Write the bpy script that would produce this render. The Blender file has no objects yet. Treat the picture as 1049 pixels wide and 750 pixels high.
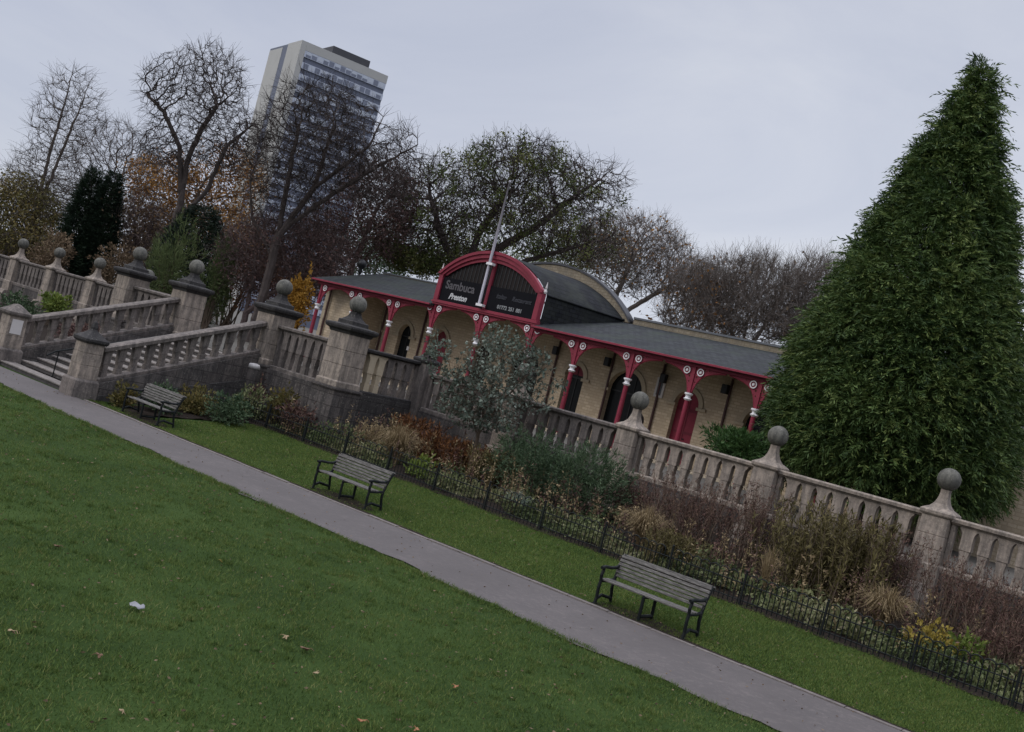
import bpy, math, random
import numpy as np
from mathutils import Vector, Matrix

SC = bpy.context.scene
COL = SC.collection
PI = math.pi
R = math.radians

# ------------------------------------------------------------------ camera geometry
FPX, ROLL, H0 = 1110., R(14.5), -7.
YAW = PI/2 - math.atan(1345/FPX)
PITCH = math.atan(-H0/FPX)
CZ = 3.8
V0 = np.array([-math.sin(YAW), math.cos(YAW), 0.])
R0 = np.array([math.cos(YAW), math.sin(YAW), 0.])
Z3 = np.array([0, 0, 1.])
FW = V0*math.cos(PITCH) + Z3*math.sin(PITCH)
U0 = np.cross(R0, FW)

def ray(px, py):
    dx, dy = px-524.5, py-375
    xs = dx*math.cos(ROLL)+dy*math.sin(ROLL); us = dx*math.sin(ROLL)-dy*math.cos(ROLL)
    return FW + R0*xs/FPX + U0*us/FPX
def atz(px, py, z):
    d = ray(px, py); return np.array([0, 0, CZ]) + d*(z-CZ)/d[2]
def aty(px, py, y):
    d = ray(px, py); return np.array([0, 0, CZ]) + d*y/d[1]
def atd(px, py, dist):
    return np.array([0, 0, CZ]) + ray(px, py)*dist

cam = bpy.data.cameras.new('camera')
cam.sensor_fit = 'HORIZONTAL'; cam.sensor_width = 36; cam.lens = FPX/1049*36
cam.clip_start = .1; cam.clip_end = 4000
co = bpy.data.objects.new('camera', cam); COL.objects.link(co)
ri = R0*math.cos(ROLL)+U0*math.sin(ROLL); ui = U0*math.cos(ROLL)-R0*math.sin(ROLL)
co.matrix_world = Matrix(((ri[0], ui[0], -FW[0], 0), (ri[1], ui[1], -FW[1], 0), (ri[2], ui[2], -FW[2], CZ), (0, 0, 0, 1)))
SC.camera = co

# ------------------------------------------------------------------ materials
def newmat(name):
    m = bpy.data.materials.new(name); m.use_nodes = True
    nt = m.node_tree; b = nt.nodes['Principled BSDF']
    return m, nt, b
def N(nt, t, **kw):
    n = nt.nodes.new(t)
    for k, v in kw.items():
        if k in n.inputs: n.inputs[k].default_value = v
        else: setattr(n, k, v)
    return n
def ramp(nt, fac, stops):
    r = nt.nodes.new('ShaderNodeValToRGB')
    el = r.color_ramp.elements
    el[0].position, el[0].color = stops[0][0], (*stops[0][1], 1)
    el[1].position, el[1].color = stops[-1][0], (*stops[-1][1], 1)
    for p, c in stops[1:-1]:
        e = el.new(p); e.color = (*c, 1)
    nt.links.new(fac, r.inputs[0]); return r.outputs[0]
def mix(nt, fac, a, b, mode='MIX'):
    m = nt.nodes.new('ShaderNodeMix'); m.data_type = 'RGBA'; m.blend_type = mode
    for s, v in ((0, fac), (6, a), (7, b)):
        if isinstance(v, (int, float)): m.inputs[s].default_value = v
        elif isinstance(v, tuple): m.inputs[s].default_value = (*v, 1)
        else: nt.links.new(v, m.inputs[s])
    return m.outputs[2]
def noise(nt, vec, scale, detail=4, rough=.6, dist=0):
    n = N(nt, 'ShaderNodeTexNoise', Scale=scale, Detail=detail, Roughness=rough, Distortion=dist)
    if vec is not None: nt.links.new(vec, n.inputs['Vector'])
    return n.outputs[0]
def pos(nt): return nt.nodes.new('ShaderNodeNewGeometry').outputs['Position']
def bump(nt, b, h, strength=.4, dist=.02):
    n = N(nt, 'ShaderNodeBump', Strength=strength, Distance=dist)
    nt.links.new(h, n.inputs['Height']); nt.links.new(n.outputs[0], b.inputs['Normal'])
def wallvec(nt):
    p = pos(nt); s = nt.nodes.new('ShaderNodeSeparateXYZ'); nt.links.new(p, s.inputs[0])
    a = N(nt, 'ShaderNodeMath', operation='ADD'); nt.links.new(s.outputs[0], a.inputs[0]); nt.links.new(s.outputs[1], a.inputs[1])
    c = nt.nodes.new('ShaderNodeCombineXYZ'); nt.links.new(a.outputs[0], c.inputs[0]); nt.links.new(s.outputs[2], c.inputs[1])
    return c.outputs[0]

def stone_mat(name, light, dark, stain, amt=.5, brick=None, mortar=(.35, .33, .31), spec=.2):
    m, nt, b = newmat(name); p = pos(nt)
    n1 = noise(nt, p, 1.3, 5, .65); n2 = noise(nt, p, 14, 4, .7)
    c = mix(nt, n2, light, dark)
    if brick:
        bt = N(nt, 'ShaderNodeTexBrick', **{'Scale': 1., 'Mortar Size': brick[2], 'Brick Width': brick[0], 'Row Height': brick[1], 'Bias': 0., 'Mortar Smooth': .2})
        nt.links.new(wallvec(nt), bt.inputs['Vector'])
        bt.inputs['Color1'].default_value = (1, 1, 1, 1); bt.inputs['Color2'].default_value = (.74, .72, .7, 1); bt.inputs['Mortar'].default_value = (*mortar, 1)
        c = mix(nt, 1., c, bt.outputs[0], 'MULTIPLY')
    st = nt.nodes.new('ShaderNodeMapping'); st.inputs['Scale'].default_value = (4.2, 4.2, .5); nt.links.new(p, st.inputs[0])
    n3 = noise(nt, st.outputs[0], 1.6, 5, .7)
    f = ramp(nt, n3, [(.38, (0, 0, 0)), (.6, (1, 1, 1))])
    f2 = mix(nt, amt, (0, 0, 0), f)
    c = mix(nt, f2, c, stain)
    n4 = noise(nt, p, 5.5, 6, .75, .4)
    f4 = ramp(nt, n4, [(.48, (0, 0, 0)), (.62, (1, 1, 1))])
    c = mix(nt, mix(nt, amt*.75, (0, 0, 0), f4), c, stain)
    f3 = ramp(nt, n1, [(.5, (0, 0, 0)), (.72, (1, 1, 1))])
    c = mix(nt, mix(nt, amt*.8, (0, 0, 0), f3), c, stain)
    n6 = noise(nt, p, 21, 3, .6); c = mix(nt, mix(nt, .45, (0, 0, 0), ramp(nt, n6, [(.6, (0, 0, 0)), (.7, (1, 1, 1))])), c, mix(nt, .5, light, (.42, .41, .34)))
    nt.links.new(c, b.inputs['Base Color'])
    b.inputs['Roughness'].default_value = .85; b.inputs['Specular IOR Level'].default_value = spec
    h = n2
    bump(nt, b, h, .5, .02)
    return m
def plain(name, col, rough=.6, var=.25, scale=8, metal=0, spec=.3, bmp=.15):
    m, nt, b = newmat(name); p = pos(nt)
    n = noise(nt, p, scale, 5, .65)
    c = mix(nt, n, tuple(v*(1+var) for v in col), tuple(v*(1-var) for v in col))
    nt.links.new(c, b.inputs['Base Color'])
    b.inputs['Roughness'].default_value = rough; b.inputs['Metallic'].default_value = metal
    b.inputs['Specular IOR Level'].default_value = spec
    if bmp: bump(nt, b, n, bmp, .01)
    return m
def leafmat(name, cols, rough=.7, trans=.0, patch=0.):
    """colour picked per leaf from the 'tint' attribute"""
    m, nt, b = newmat(name)
    a = N(nt, 'ShaderNodeAttribute', attribute_name='tint')
    k = len(cols)-1
    fac = a.outputs['Fac']
    if patch:
        n = noise(nt, pos(nt), patch, 6, .7)
        mm = N(nt, 'ShaderNodeMath', operation='ADD'); nt.links.new(fac, mm.inputs[0]); nt.links.new(n, mm.inputs[1])
        m2 = N(nt, 'ShaderNodeMath', operation='MULTIPLY_ADD'); nt.links.new(mm.outputs[0], m2.inputs[0]); m2.inputs[1].default_value = 1.15; m2.inputs[2].default_value = -.62
        fac = m2.outputs[0]
    c = ramp(nt, fac, [(i/k, col) for i, col in enumerate(cols)])
    nt.links.new(c, b.inputs['Base Color']); b.inputs['Roughness'].default_value = rough
    b.inputs['Specular IOR Level'].default_value = .2
    if trans:
        t = nt.nodes.new('ShaderNodeBsdfTranslucent'); nt.links.new(c, t.inputs[0])
        ms = nt.nodes.new('ShaderNodeMixShader'); ms.inputs[0].default_value = trans
        out = nt.nodes['Material Output']
        nt.links.new(b.outputs[0], ms.inputs[1]); nt.links.new(t.outputs[0], ms.inputs[2]); nt.links.new(ms.outputs[0], out.inputs[0])
    return m

M = {}
M['stone'] = stone_mat('weathered_stone', (.39, .322, .26), (.25, .207, .173), (.07, .062, .056), .6)
M['stone_grey'] = stone_mat('grey_stone', (.22, .185, .162), (.135, .115, .104), (.042, .038, .036), .6)
M['stone_black'] = stone_mat('sooty_stone', (.06, .055, .053), (.03, .028, .028), (.016, .015, .015), .5)
M['ball'] = stone_mat('lichen_stone', (.19, .178, .148), (.1, .097, .086), (.045, .044, .04), .65)
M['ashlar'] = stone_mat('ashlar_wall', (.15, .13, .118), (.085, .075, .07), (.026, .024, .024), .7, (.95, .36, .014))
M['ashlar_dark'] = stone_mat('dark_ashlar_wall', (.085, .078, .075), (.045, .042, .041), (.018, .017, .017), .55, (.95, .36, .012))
M['pav_wall'] = stone_mat('buff_rubble_stone', (.62, .51, .36), (.5, .405, .285), (.36, .29, .215), .25, (.27, .115, .014), (.66, .63, .6))
M['pav_top'] = stone_mat('weathered_parapet_stone', (.34, .285, .2), (.24, .2, .145), (.12, .105, .085), .5, (.27, .115, .014), (.6, .58, .55))
M['pav_trim'] = stone_mat('dressed_buff_stone', (.46, .38, .27), (.36, .3, .21), (.24, .2, .15), .25)
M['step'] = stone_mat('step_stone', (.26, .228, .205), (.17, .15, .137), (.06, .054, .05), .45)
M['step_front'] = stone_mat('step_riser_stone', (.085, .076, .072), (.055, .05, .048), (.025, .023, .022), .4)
M['red'] = plain('red_paint', (.2, .02, .038), .6, .4, 3)
M['red_dark'] = plain('dark_red_paint', (.14, .012, .025), .55, .25, 6)
M['white'] = plain('white_paint', (.7, .68, .68), .5, .08, 9)
M['offwhite'] = plain('offwhite_paint', (.5, .47, .45), .5, .1, 9)
M['black'] = plain('black_paint', (.012, .012, .013), .4, .3, 9)
M['iron'] = plain('black_iron', (.009, .011, .011), .6, .4, 20, spec=.15)
M['glass'] = plain('dark_glass', (.01, .011, .012), .25, .2, 3, spec=.12, bmp=0)
M['twr_glass'] = plain('tower_glass', (.15, .165, .21), .3, .3, .6, spec=.4, bmp=0)
M['twr_blind'] = plain('tower_blinds', (.42, .45, .5), .6, .15, .6, bmp=0)
M['lead'] = plain('grey_lead', (.1, .105, .115), .5, .2, 4)
M['timber'] = plain('dark_boards', (.022, .018, .017), .8, .4, 6, spec=.08)
M['sign'] = plain('black_sign', (.006, .006, .008), .7, .2, 4, spec=.08)
M['letter_grey'] = plain('grey_lettering', (.075, .07, .075), .6, .1, 30, bmp=0)
M['letter_faint'] = plain('faint_lettering', (.035, .036, .044), .6, .1, 30, bmp=0)
M['letter_white'] = plain('white_lettering', (.45, .45, .45), .6, .05, 30, bmp=0)
M['letter_pale'] = plain('pale_lettering', (.2, .205, .205), .6, .05, 30, bmp=0)
M['pipe'] = plain('brown_drainpipe', (.07, .035, .032), .5, .2, 8)
M['pole'] = plain('flagpole_paint', (.33, .31, .34), .4, .08, 9)
M['bark'] = plain('bark', (.068, .055, .05), .9, .45, 5, spec=.1)
M['bark_pale'] = plain('pale_bark', (.17, .145, .128), .9, .35, 5, spec=.1)
M['bark_mid'] = plain('grey_brown_bark', (.1, .083, .072), .9, .4, 5, spec=.1)
M['bark_red'] = plain('purple_brown_bark', (.12, .09, .083), .9, .35, 5, spec=.1)
M['stem'] = plain('dry_stem', (.1, .075, .055), .9, .35, 12, spec=.1)
M['twr_pale'] = plain('pale_concrete', (.36, .355, .335), .85, .1, .3, bmp=0)
M['twr_dark'] = plain('slate_blue_cladding', (.115, .127, .165), .7, .15, .5, bmp=0)
M['twr_white'] = plain('window_white', (.4, .43, .5), .5, .1, 1, bmp=0)
M['twr_roof'] = plain('roof_cladding', (.05, .05, .055), .7, .15, .4, bmp=0)

def slate_mat(name, c1, c2, c3, axis):
    m, nt, b = newmat(name); p = pos(nt)
    s = nt.nodes.new('ShaderNodeSeparateXYZ'); nt.links.new(p, s.inputs[0])
    c = nt.nodes.new('ShaderNodeCombineXYZ')
    nt.links.new(s.outputs[axis[0]], c.inputs[0]); nt.links.new(s.outputs[axis[1]], c.inputs[1])
    bt = N(nt, 'ShaderNodeTexBrick', **{'Scale': 1., 'Mortar Size': .012, 'Brick Width': .3, 'Row Height': .2 if axis[1] == 1 else .16, 'Mortar Smooth': .1})
    nt.links.new(c.outputs[0], bt.inputs['Vector'])
    bt.inputs['Color1'].default_value = (*c1, 1); bt.inputs['Color2'].default_value = (*c2, 1); bt.inputs['Mortar'].default_value = (*[v*.35 for v in c2], 1)
    n = noise(nt, p, .9, 5, .7)
    f = ramp(nt, n, [(.45, (0, 0, 0)), (.75, (1, 1, 1))])
    cc = mix(nt, f, bt.outputs[0], c3)
    n2 = noise(nt, p, 9, 4, .7)
    cc = mix(nt, n2, cc, mix(nt, 1., cc, (.6, .6, .62), 'MULTIPLY'))
    nt.links.new(cc, b.inputs['Base Color']); b.inputs['Roughness'].default_value = .8; b.inputs['Specular IOR Level'].default_value = .12
    bump(nt, b, bt.outputs['Fac'], -.5, .02)
    return m
M['slate'] = slate_mat('green_grey_slate', (.05, .053, .056), (.03, .032, .035), (.045, .054, .042), (0, 1))
M['slate_dark'] = slate_mat('dark_slate', (.024, .026, .03), (.014, .015, .018), (.038, .042, .034), (1, 2))

def wood_mat():
    m, nt, b = newmat('weathered_slats'); p = pos(nt)
    mp = nt.nodes.new('ShaderNodeMapping'); mp.inputs['Scale'].default_value = (1.2, 9, 9); nt.links.new(p, mp.inputs[0])
    n = noise(nt, mp.outputs[0], 5, 6, .75)
    c = ramp(nt, n, [(.32, (.022, .019, .017)), (.5, (.075, .068, .06)), (.72, (.21, .195, .18))])
    nt.links.new(c, b.inputs['Base Color']); b.inputs['Roughness'].default_value = .75
    bump(nt, b, n, .4, .01); return m
M['wood'] = wood_mat()

def ground_mat():
    m, nt, b = newmat('lawn_turf'); p = pos(nt)
    n = noise(nt, p, .55, 6, .65); n2 = noise(nt, p, 30, 3, .7)
    c = ramp(nt, n, [(.3, (.028, .05, .014)), (.55, (.044, .075, .02)), (.75, (.06, .095, .026))])
    c = mix(nt, n2, c, mix(nt, 1., c, (.4, .4, .4), 'MULTIPLY'))
    nt.links.new(c, b.inputs['Base Color']); b.inputs['Roughness'].default_value = .95; b.inputs['Specular IOR Level'].default_value = .05
    bump(nt, b, n2, .6, .03); return m
M['turf'] = ground_mat()
def path_mat():
    m, nt, b = newmat('pinkish_tarmac'); p = pos(nt)
    n = noise(nt, p, 1.1, 6, .6); n2 = noise(nt, p, 90, 3, .7)
    c = mix(nt, n, (.108, .09, .085), (.066, .056, .054))
    c = mix(nt, n2, c, mix(nt, 1., c, (.62, .62, .62), 'MULTIPLY'))
    n3 = noise(nt, p, 7, 6, .75, 1.); c = mix(nt, ramp(nt, n3, [(.5, (0, 0, 0)), (.75, (.6, .6, .6))]), c, (.155, .13, .118))
    n5 = noise(nt, p, .5, 4, .6, .5); c = mix(nt, ramp(nt, n5, [(.45, (0, 0, 0)), (.66, (.8, .8, .8))]), c, (.06, .05, .047))
    vo = N(nt, 'ShaderNodeTexVoronoi', Scale=9.); nt.links.new(p, vo.inputs['Vector'])
    f = ramp(nt, vo.outputs['Distance'], [(.05, (1, 1, 1)), (.1, (0, 0, 0))])
    c = mix(nt, mix(nt, .35, (0, 0, 0), f), c, (.07, .05, .045))
    nt.links.new(c, b.inputs['Base Color']); b.inputs['Roughness'].default_value = .8
    bump(nt, b, n2, .3, .006); return m
M['path'] = path_mat()
M['kerb'] = stone_mat('path_edging', (.2, .172, .155), (.12, .105, .1), (.06, .052, .048), .4)
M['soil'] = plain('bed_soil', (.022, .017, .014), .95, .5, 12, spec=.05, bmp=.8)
M['gravel'] = plain('terrace_paving', (.09, .082, .07), .95, .4, 3)

# ------------------------------------------------------------------ object helpers
def link(name, me, mat=None, parent=None, smooth=False):
    o = bpy.data.objects.new(name, me); COL.objects.link(o)
    if mat is not None: me.materials.append(M[mat] if isinstance(mat, str) else mat)
    if parent is not None: o.parent = parent
    if smooth: me.polygons.foreach_set('use_smooth', [True]*len(me.polygons))
    return o
def tag(o, label=None, cat=None, group=None, kind=None):
    if label: o['label'] = label
    if cat: o['category'] = cat
    if group: o['group'] = group
    if kind: o['kind'] = kind
    return o
def thing(name, label, cat, loc=(0, 0, 0), rz=0., group=None):
    o = bpy.data.objects.new(name, None); COL.objects.link(o); o.empty_display_size = .3
    o.location = [float(v) for v in loc]; o.rotation_euler = (0, 0, rz)
    return tag(o, label, cat, group)
def copy_tree(o, parent=None):
    c = o.copy(); COL.objects.link(c)
    if parent is not None: c.parent = parent
    for ch in list(o.children): copy_tree(ch, c)
    return c
def dup(o, loc, rz, label):
    c = copy_tree(o); c.location = [float(v) for v in loc]; c.rotation_euler = (0, 0, rz); c['label'] = label
    return c

class MB:
    def __init__(s): s.v = []; s.f = []
    def add(s, v, f):
        k = len(s.v); s.v += [tuple(map(float, q)) for q in v]; s.f += [tuple(i+k for i in q) for q in f]; return s
    def box(s, x0, x1, y0, y1, z0, z1, rot=None):
        v = [(x, y, z) for z in (z0, z1) for y in (y0, y1) for x in (x0, x1)]
        if rot is not None:
            c = Vector(((x0+x1)/2, (y0+y1)/2, (z0+z1)/2)); v = [c+rot@(Vector(q)-c) for q in v]
        return s.add(v, [(0, 2, 3, 1), (4, 5, 7, 6), (0, 1, 5, 4), (2, 6, 7, 3), (0, 4, 6, 2), (1, 3, 7, 5)])
    def loft(s, lv, cx=0, cy=0):            # square rings (z, hx, hy)
        v = []; f = []
        for z, hx, hy in lv: v += [(cx-hx, cy-hy, z), (cx+hx, cy-hy, z), (cx+hx, cy+hy, z), (cx-hx, cy+hy, z)]
        for i in range(len(lv)-1):
            for j in range(4): f.append((4*i+j, 4*i+(j+1) % 4, 4*i+4+(j+1) % 4, 4*i+4+j))
        n = 4*len(lv)-4; f += [(3, 2, 1, 0), (n, n+1, n+2, n+3)]
        return s.add(v, f)
    def lathe(s, prof, n=16, cx=0, cy=0):
        v = []; f = []
        for r, z in prof:
            for k in range(n): a = 2*PI*k/n; v.append((cx+r*math.cos(a), cy+r*math.sin(a), z))
        for i in range(len(prof)-1):
            for k in range(n): f.append((i*n+k, i*n+(k+1) % n, i*n+n+(k+1) % n, i*n+n+k))
        f += [tuple(range(n))[::-1], tuple(range((len(prof)-1)*n, len(prof)*n))]
        return s.add(v, f)
    def tube(s, pts, r, n=6):
        pts = [Vector([float(a) for a in p]) for p in pts]
        rs = r if isinstance(r, (list, tuple)) else [r]*len(pts)
        v = []; f = []
        for i, p in enumerate(pts):
            d = (pts[min(i+1, len(pts)-1)]-pts[max(i-1, 0)]).normalized()
            a = Vector((0, 0, 1)) if abs(d.z) < .9 else Vector((1, 0, 0))
            u = d.cross(a).normalized(); w = d.cross(u)
            for k in range(n):
                t = 2*PI*k/n; v.append(p+(u*math.cos(t)+w*math.sin(t))*rs[i])
        for i in range(len(pts)-1):
            for k in range(n): f.append((i*n+k, i*n+(k+1) % n, i*n+n+(k+1) % n, i*n+n+k))
        f += [tuple(range(n)), tuple(range((len(pts)-1)*n, len(pts)*n))[::-1]]
        return s.add(v, f)
    def build(s, name, mat, parent=None, smooth=False, bevel=0):
        me = bpy.data.meshes.new(name); me.from_pydata(s.v, [], s.f); me.update()
        o = link(name, me, mat, parent, smooth)
        if bevel:
            b = o.modifiers.new('bevel', 'BEVEL'); b.width = bevel; b.segments = 2; b.limit_method = 'ANGLE'
        return o

def sphere(r, z, n=14):
    return [(max(r*math.sin(PI*i/n), .002), z-r*math.cos(PI*i/n)) for i in range(n+1)]

def plate(loops, y0, thick):
    """outline loops in (x, z), first is the outer edge, the rest holes; extruded in +y from y0"""
    cu = bpy.data.curves.new('outline', 'CURVE'); cu.dimensions = '2D'; cu.fill_mode = 'BOTH'; cu.extrude = thick/2
    for lp in loops:
        sp = cu.splines.new('POLY'); sp.points.add(len(lp)-1); sp.use_cyclic_u = True
        for p, q in zip(sp.points, lp): p.co = (q[0], q[1], 0, 1)
    ob = bpy.data.objects.new('outline', cu); COL.objects.link(ob)
    dg = bpy.context.evaluated_depsgraph_get(); dg.update()
    me = bpy.data.meshes.new_from_object(ob.evaluated_get(dg))
    bpy.data.objects.remove(ob); bpy.data.curves.remove(cu)
    me.transform(Matrix(((1, 0, 0, 0), (0, 0, -1, y0+thick/2), (0, 1, 0, 0), (0, 0, 0, 1))))
    me.materials.clear(); me.update()
    return me
def textmesh(txt, size, shear=0, bold=0, sx=1.):
    cu = bpy.data.curves.new('text', 'FONT'); cu.body = txt; cu.size = size; cu.shear = shear; cu.extrude = .006; cu.offset = bold
    cu.align_x = 'CENTER'; cu.align_y = 'CENTER'
    ob = bpy.data.objects.new('text', cu); COL.objects.link(ob)
    dg = bpy.context.evaluated_depsgraph_get(); dg.update()
    me = bpy.data.meshes.new_from_object(ob.evaluated_get(dg)); bpy.data.objects.remove(ob); bpy.data.curves.remove(cu)
    me.transform(Matrix(((sx, 0, 0, 0), (0, 0, -1, 0), (0, 1, 0, 0), (0, 0, 0, 1))))
    me.materials.clear(); me.update(); return me
def arch(cx, w, z0, zs, rise=None, n=14, pointed=False):
    """closed outline of an arched opening"""
    r = w/2; rise = rise or r
    pts = [(cx+r, z0)]
    for i in range(n+1):
        t = i/n
        a = PI*t; x, z = math.cos(a), math.sin(a)
        if pointed: z = z*.86+.14*(1-abs(x)); 
        pts.append((cx+r*x, zs+rise*z))
    pts.append((cx-r, z0)); return pts

# fast meshes out of numpy arrays ---------------------------------------------------------
def npmesh(name, V, k, tint=None):
    """V: (n*k, 3) vertices, every k of them one polygon"""
    n = len(V)//k
    me = bpy.data.meshes.new(name)
    me.vertices.add(len(V)); me.vertices.foreach_set('co', np.ascontiguousarray(V, dtype=np.float32).ravel())
    me.loops.add(len(V)); me.loops.foreach_set('vertex_index', np.arange(len(V), dtype=np.int32))
    me.polygons.add(n); me.polygons.foreach_set('loop_start', np.arange(0, n*k, k, dtype=np.int32))
    if tint is not None:
        a = me.attributes.new('tint', 'FLOAT', 'POINT'); a.data.foreach_set('value', np.repeat(np.asarray(tint, dtype=np.float32), k))
    me.update(calc_edges=True); return me
def unit(a): return a/np.maximum(np.linalg.norm(a, axis=-1, keepdims=True), 1e-9)
def leaf_quads(P, D, L, W, rng, curl=.0):
    """rhombic leaves: P root, D direction, L length, W width"""
    n = len(P); D = unit(D); S = unit(np.cross(D, unit(rng.normal(size=(n, 3)))))
    L = np.broadcast_to(np.asarray(L, float), (n,))[:, None]; W = np.broadcast_to(np.asarray(W, float), (n,))[:, None]
    up = np.cross(S, D)
    a = P; b = P+D*L*.45+S*W*.5+up*L*curl; c = P+D*L; d = P+D*L*.45-S*W*.5+up*L*curl
    return np.stack([a, b, c, d], 1).reshape(-1, 3)

# ------------------------------------------------------------------ trees (space colonisation)
def colonize(att, nodes, parents, step, infl, kill, iters, rng, trop=(0, 0, .05), jit=.25):
    P = [np.array(p, float) for p in nodes]; par = list(parents)
    att = att.copy()
    arr = np.array(P); d = np.full(len(att), 1e9); near = np.zeros(len(att), int)
    def upd(new, base):
        nonlocal d, near
        for s in range(0, len(new), 400):
            q = new[s:s+400]
            D = ((att[:, None, :]-q[None])**2).sum(2); k = D.argmin(1); m = D[np.arange(len(att)), k]
            b = m < d; d[b] = m[b]; near[b] = base+s+k[b]
    upd(arr, 0)
    trop = np.array(trop)
    for it in range(iters):
        if len(att) == 0: break
        act = d < infl*infl
        if not act.any():
            act = d <= d.min()*1.3
        nd = near[act]; u, inv = np.unique(nd, return_inverse=True)
        acc = np.zeros((len(u), 3)); base = np.array([P[i] for i in u])
        np.add.at(acc, inv, unit(att[act]-base[inv]))
        dirn = unit(unit(acc)+trop+rng.normal(size=acc.shape)*jit)
        new = base+dirn*step
        k0 = len(P)
        P += list(new); par += list(u)
        upd(new, k0)
        keep = d > kill*kill
        att, d, near = att[keep], d[keep], near[keep]
    return np.array(P), np.array(par)
def radii(par, tip, expo=2.3, rmax=None):
    n = len(par); acc = np.zeros(n); ch = np.zeros(n, int)
    for i in range(n-1, 0, -1):
        if acc[i] == 0: acc[i] = tip**expo
        acc[par[i]] += acc[i]; ch[par[i]] += 1
    r = np.maximum(acc, tip**expo)**(1/expo)
    if rmax: r = r*min(1, rmax/r[0]) if r[0] > rmax else r
    return np.maximum(r, tip*.8), ch
def tube_tris(P, par, r, sides):
    n = len(P); D = np.zeros((n, 3)); idx = np.arange(1, n); D[idx] = P[idx]-P[par[idx]]; D[0] = (0, 0, 1); D = unit(D)
    ref = np.where(np.abs(D[:, 2:3]) < .95, np.array([[0, 0, 1.]]), np.array([[1., 0, 0]]))
    U = unit(np.cross(D, ref)); W = np.cross(D, U)
    i = idx; p = par[idx]
    rp = np.minimum(r[p], r[i]*1.25)
    out = []
    for k in range(sides):
        a, b = 2*PI*k/sides, 2*PI*(k+1)/sides
        def ring(c, rr, t): return c+(U[i]*math.cos(t)+W[i]*math.sin(t))*rr[:, None]
        st = P[p]-D[i]*(rp*.5)[:, None]
        out.append(np.stack([ring(st, rp, a), ring(st, rp, b), ring(P[i], r[i], b), ring(P[i], r[i], a)], 1))
    return np.concatenate(out, 0).reshape(-1, 3)

def crown_pts(ells, n, rng, shell=.25):
    """points inside a union of ellipsoids (centre, rx along the view's right, ry along the view, rz)"""
    vol = np.array([e[1]*e[2]*e[3] for e in ells]); vol = vol/vol.sum(); out = []
    for e, w in zip(ells, vol):
        k = max(8, int(n*w)); q = unit(rng.normal(size=(k, 3)))*(rng.random((k, 1))**shell)
        out.append(e[0]+q[:, :1]*e[1]*R0+q[:, 1:2]*e[2]*V0+q[:, 2:]*e[3]*Z3)
    return np.concatenate(out)
def ell(px, py, d, rx, rz, ry=None):
    s = d/FPX; return (atd(px, py, d), rx*s, (ry or rx)*s, rz*s)

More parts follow.
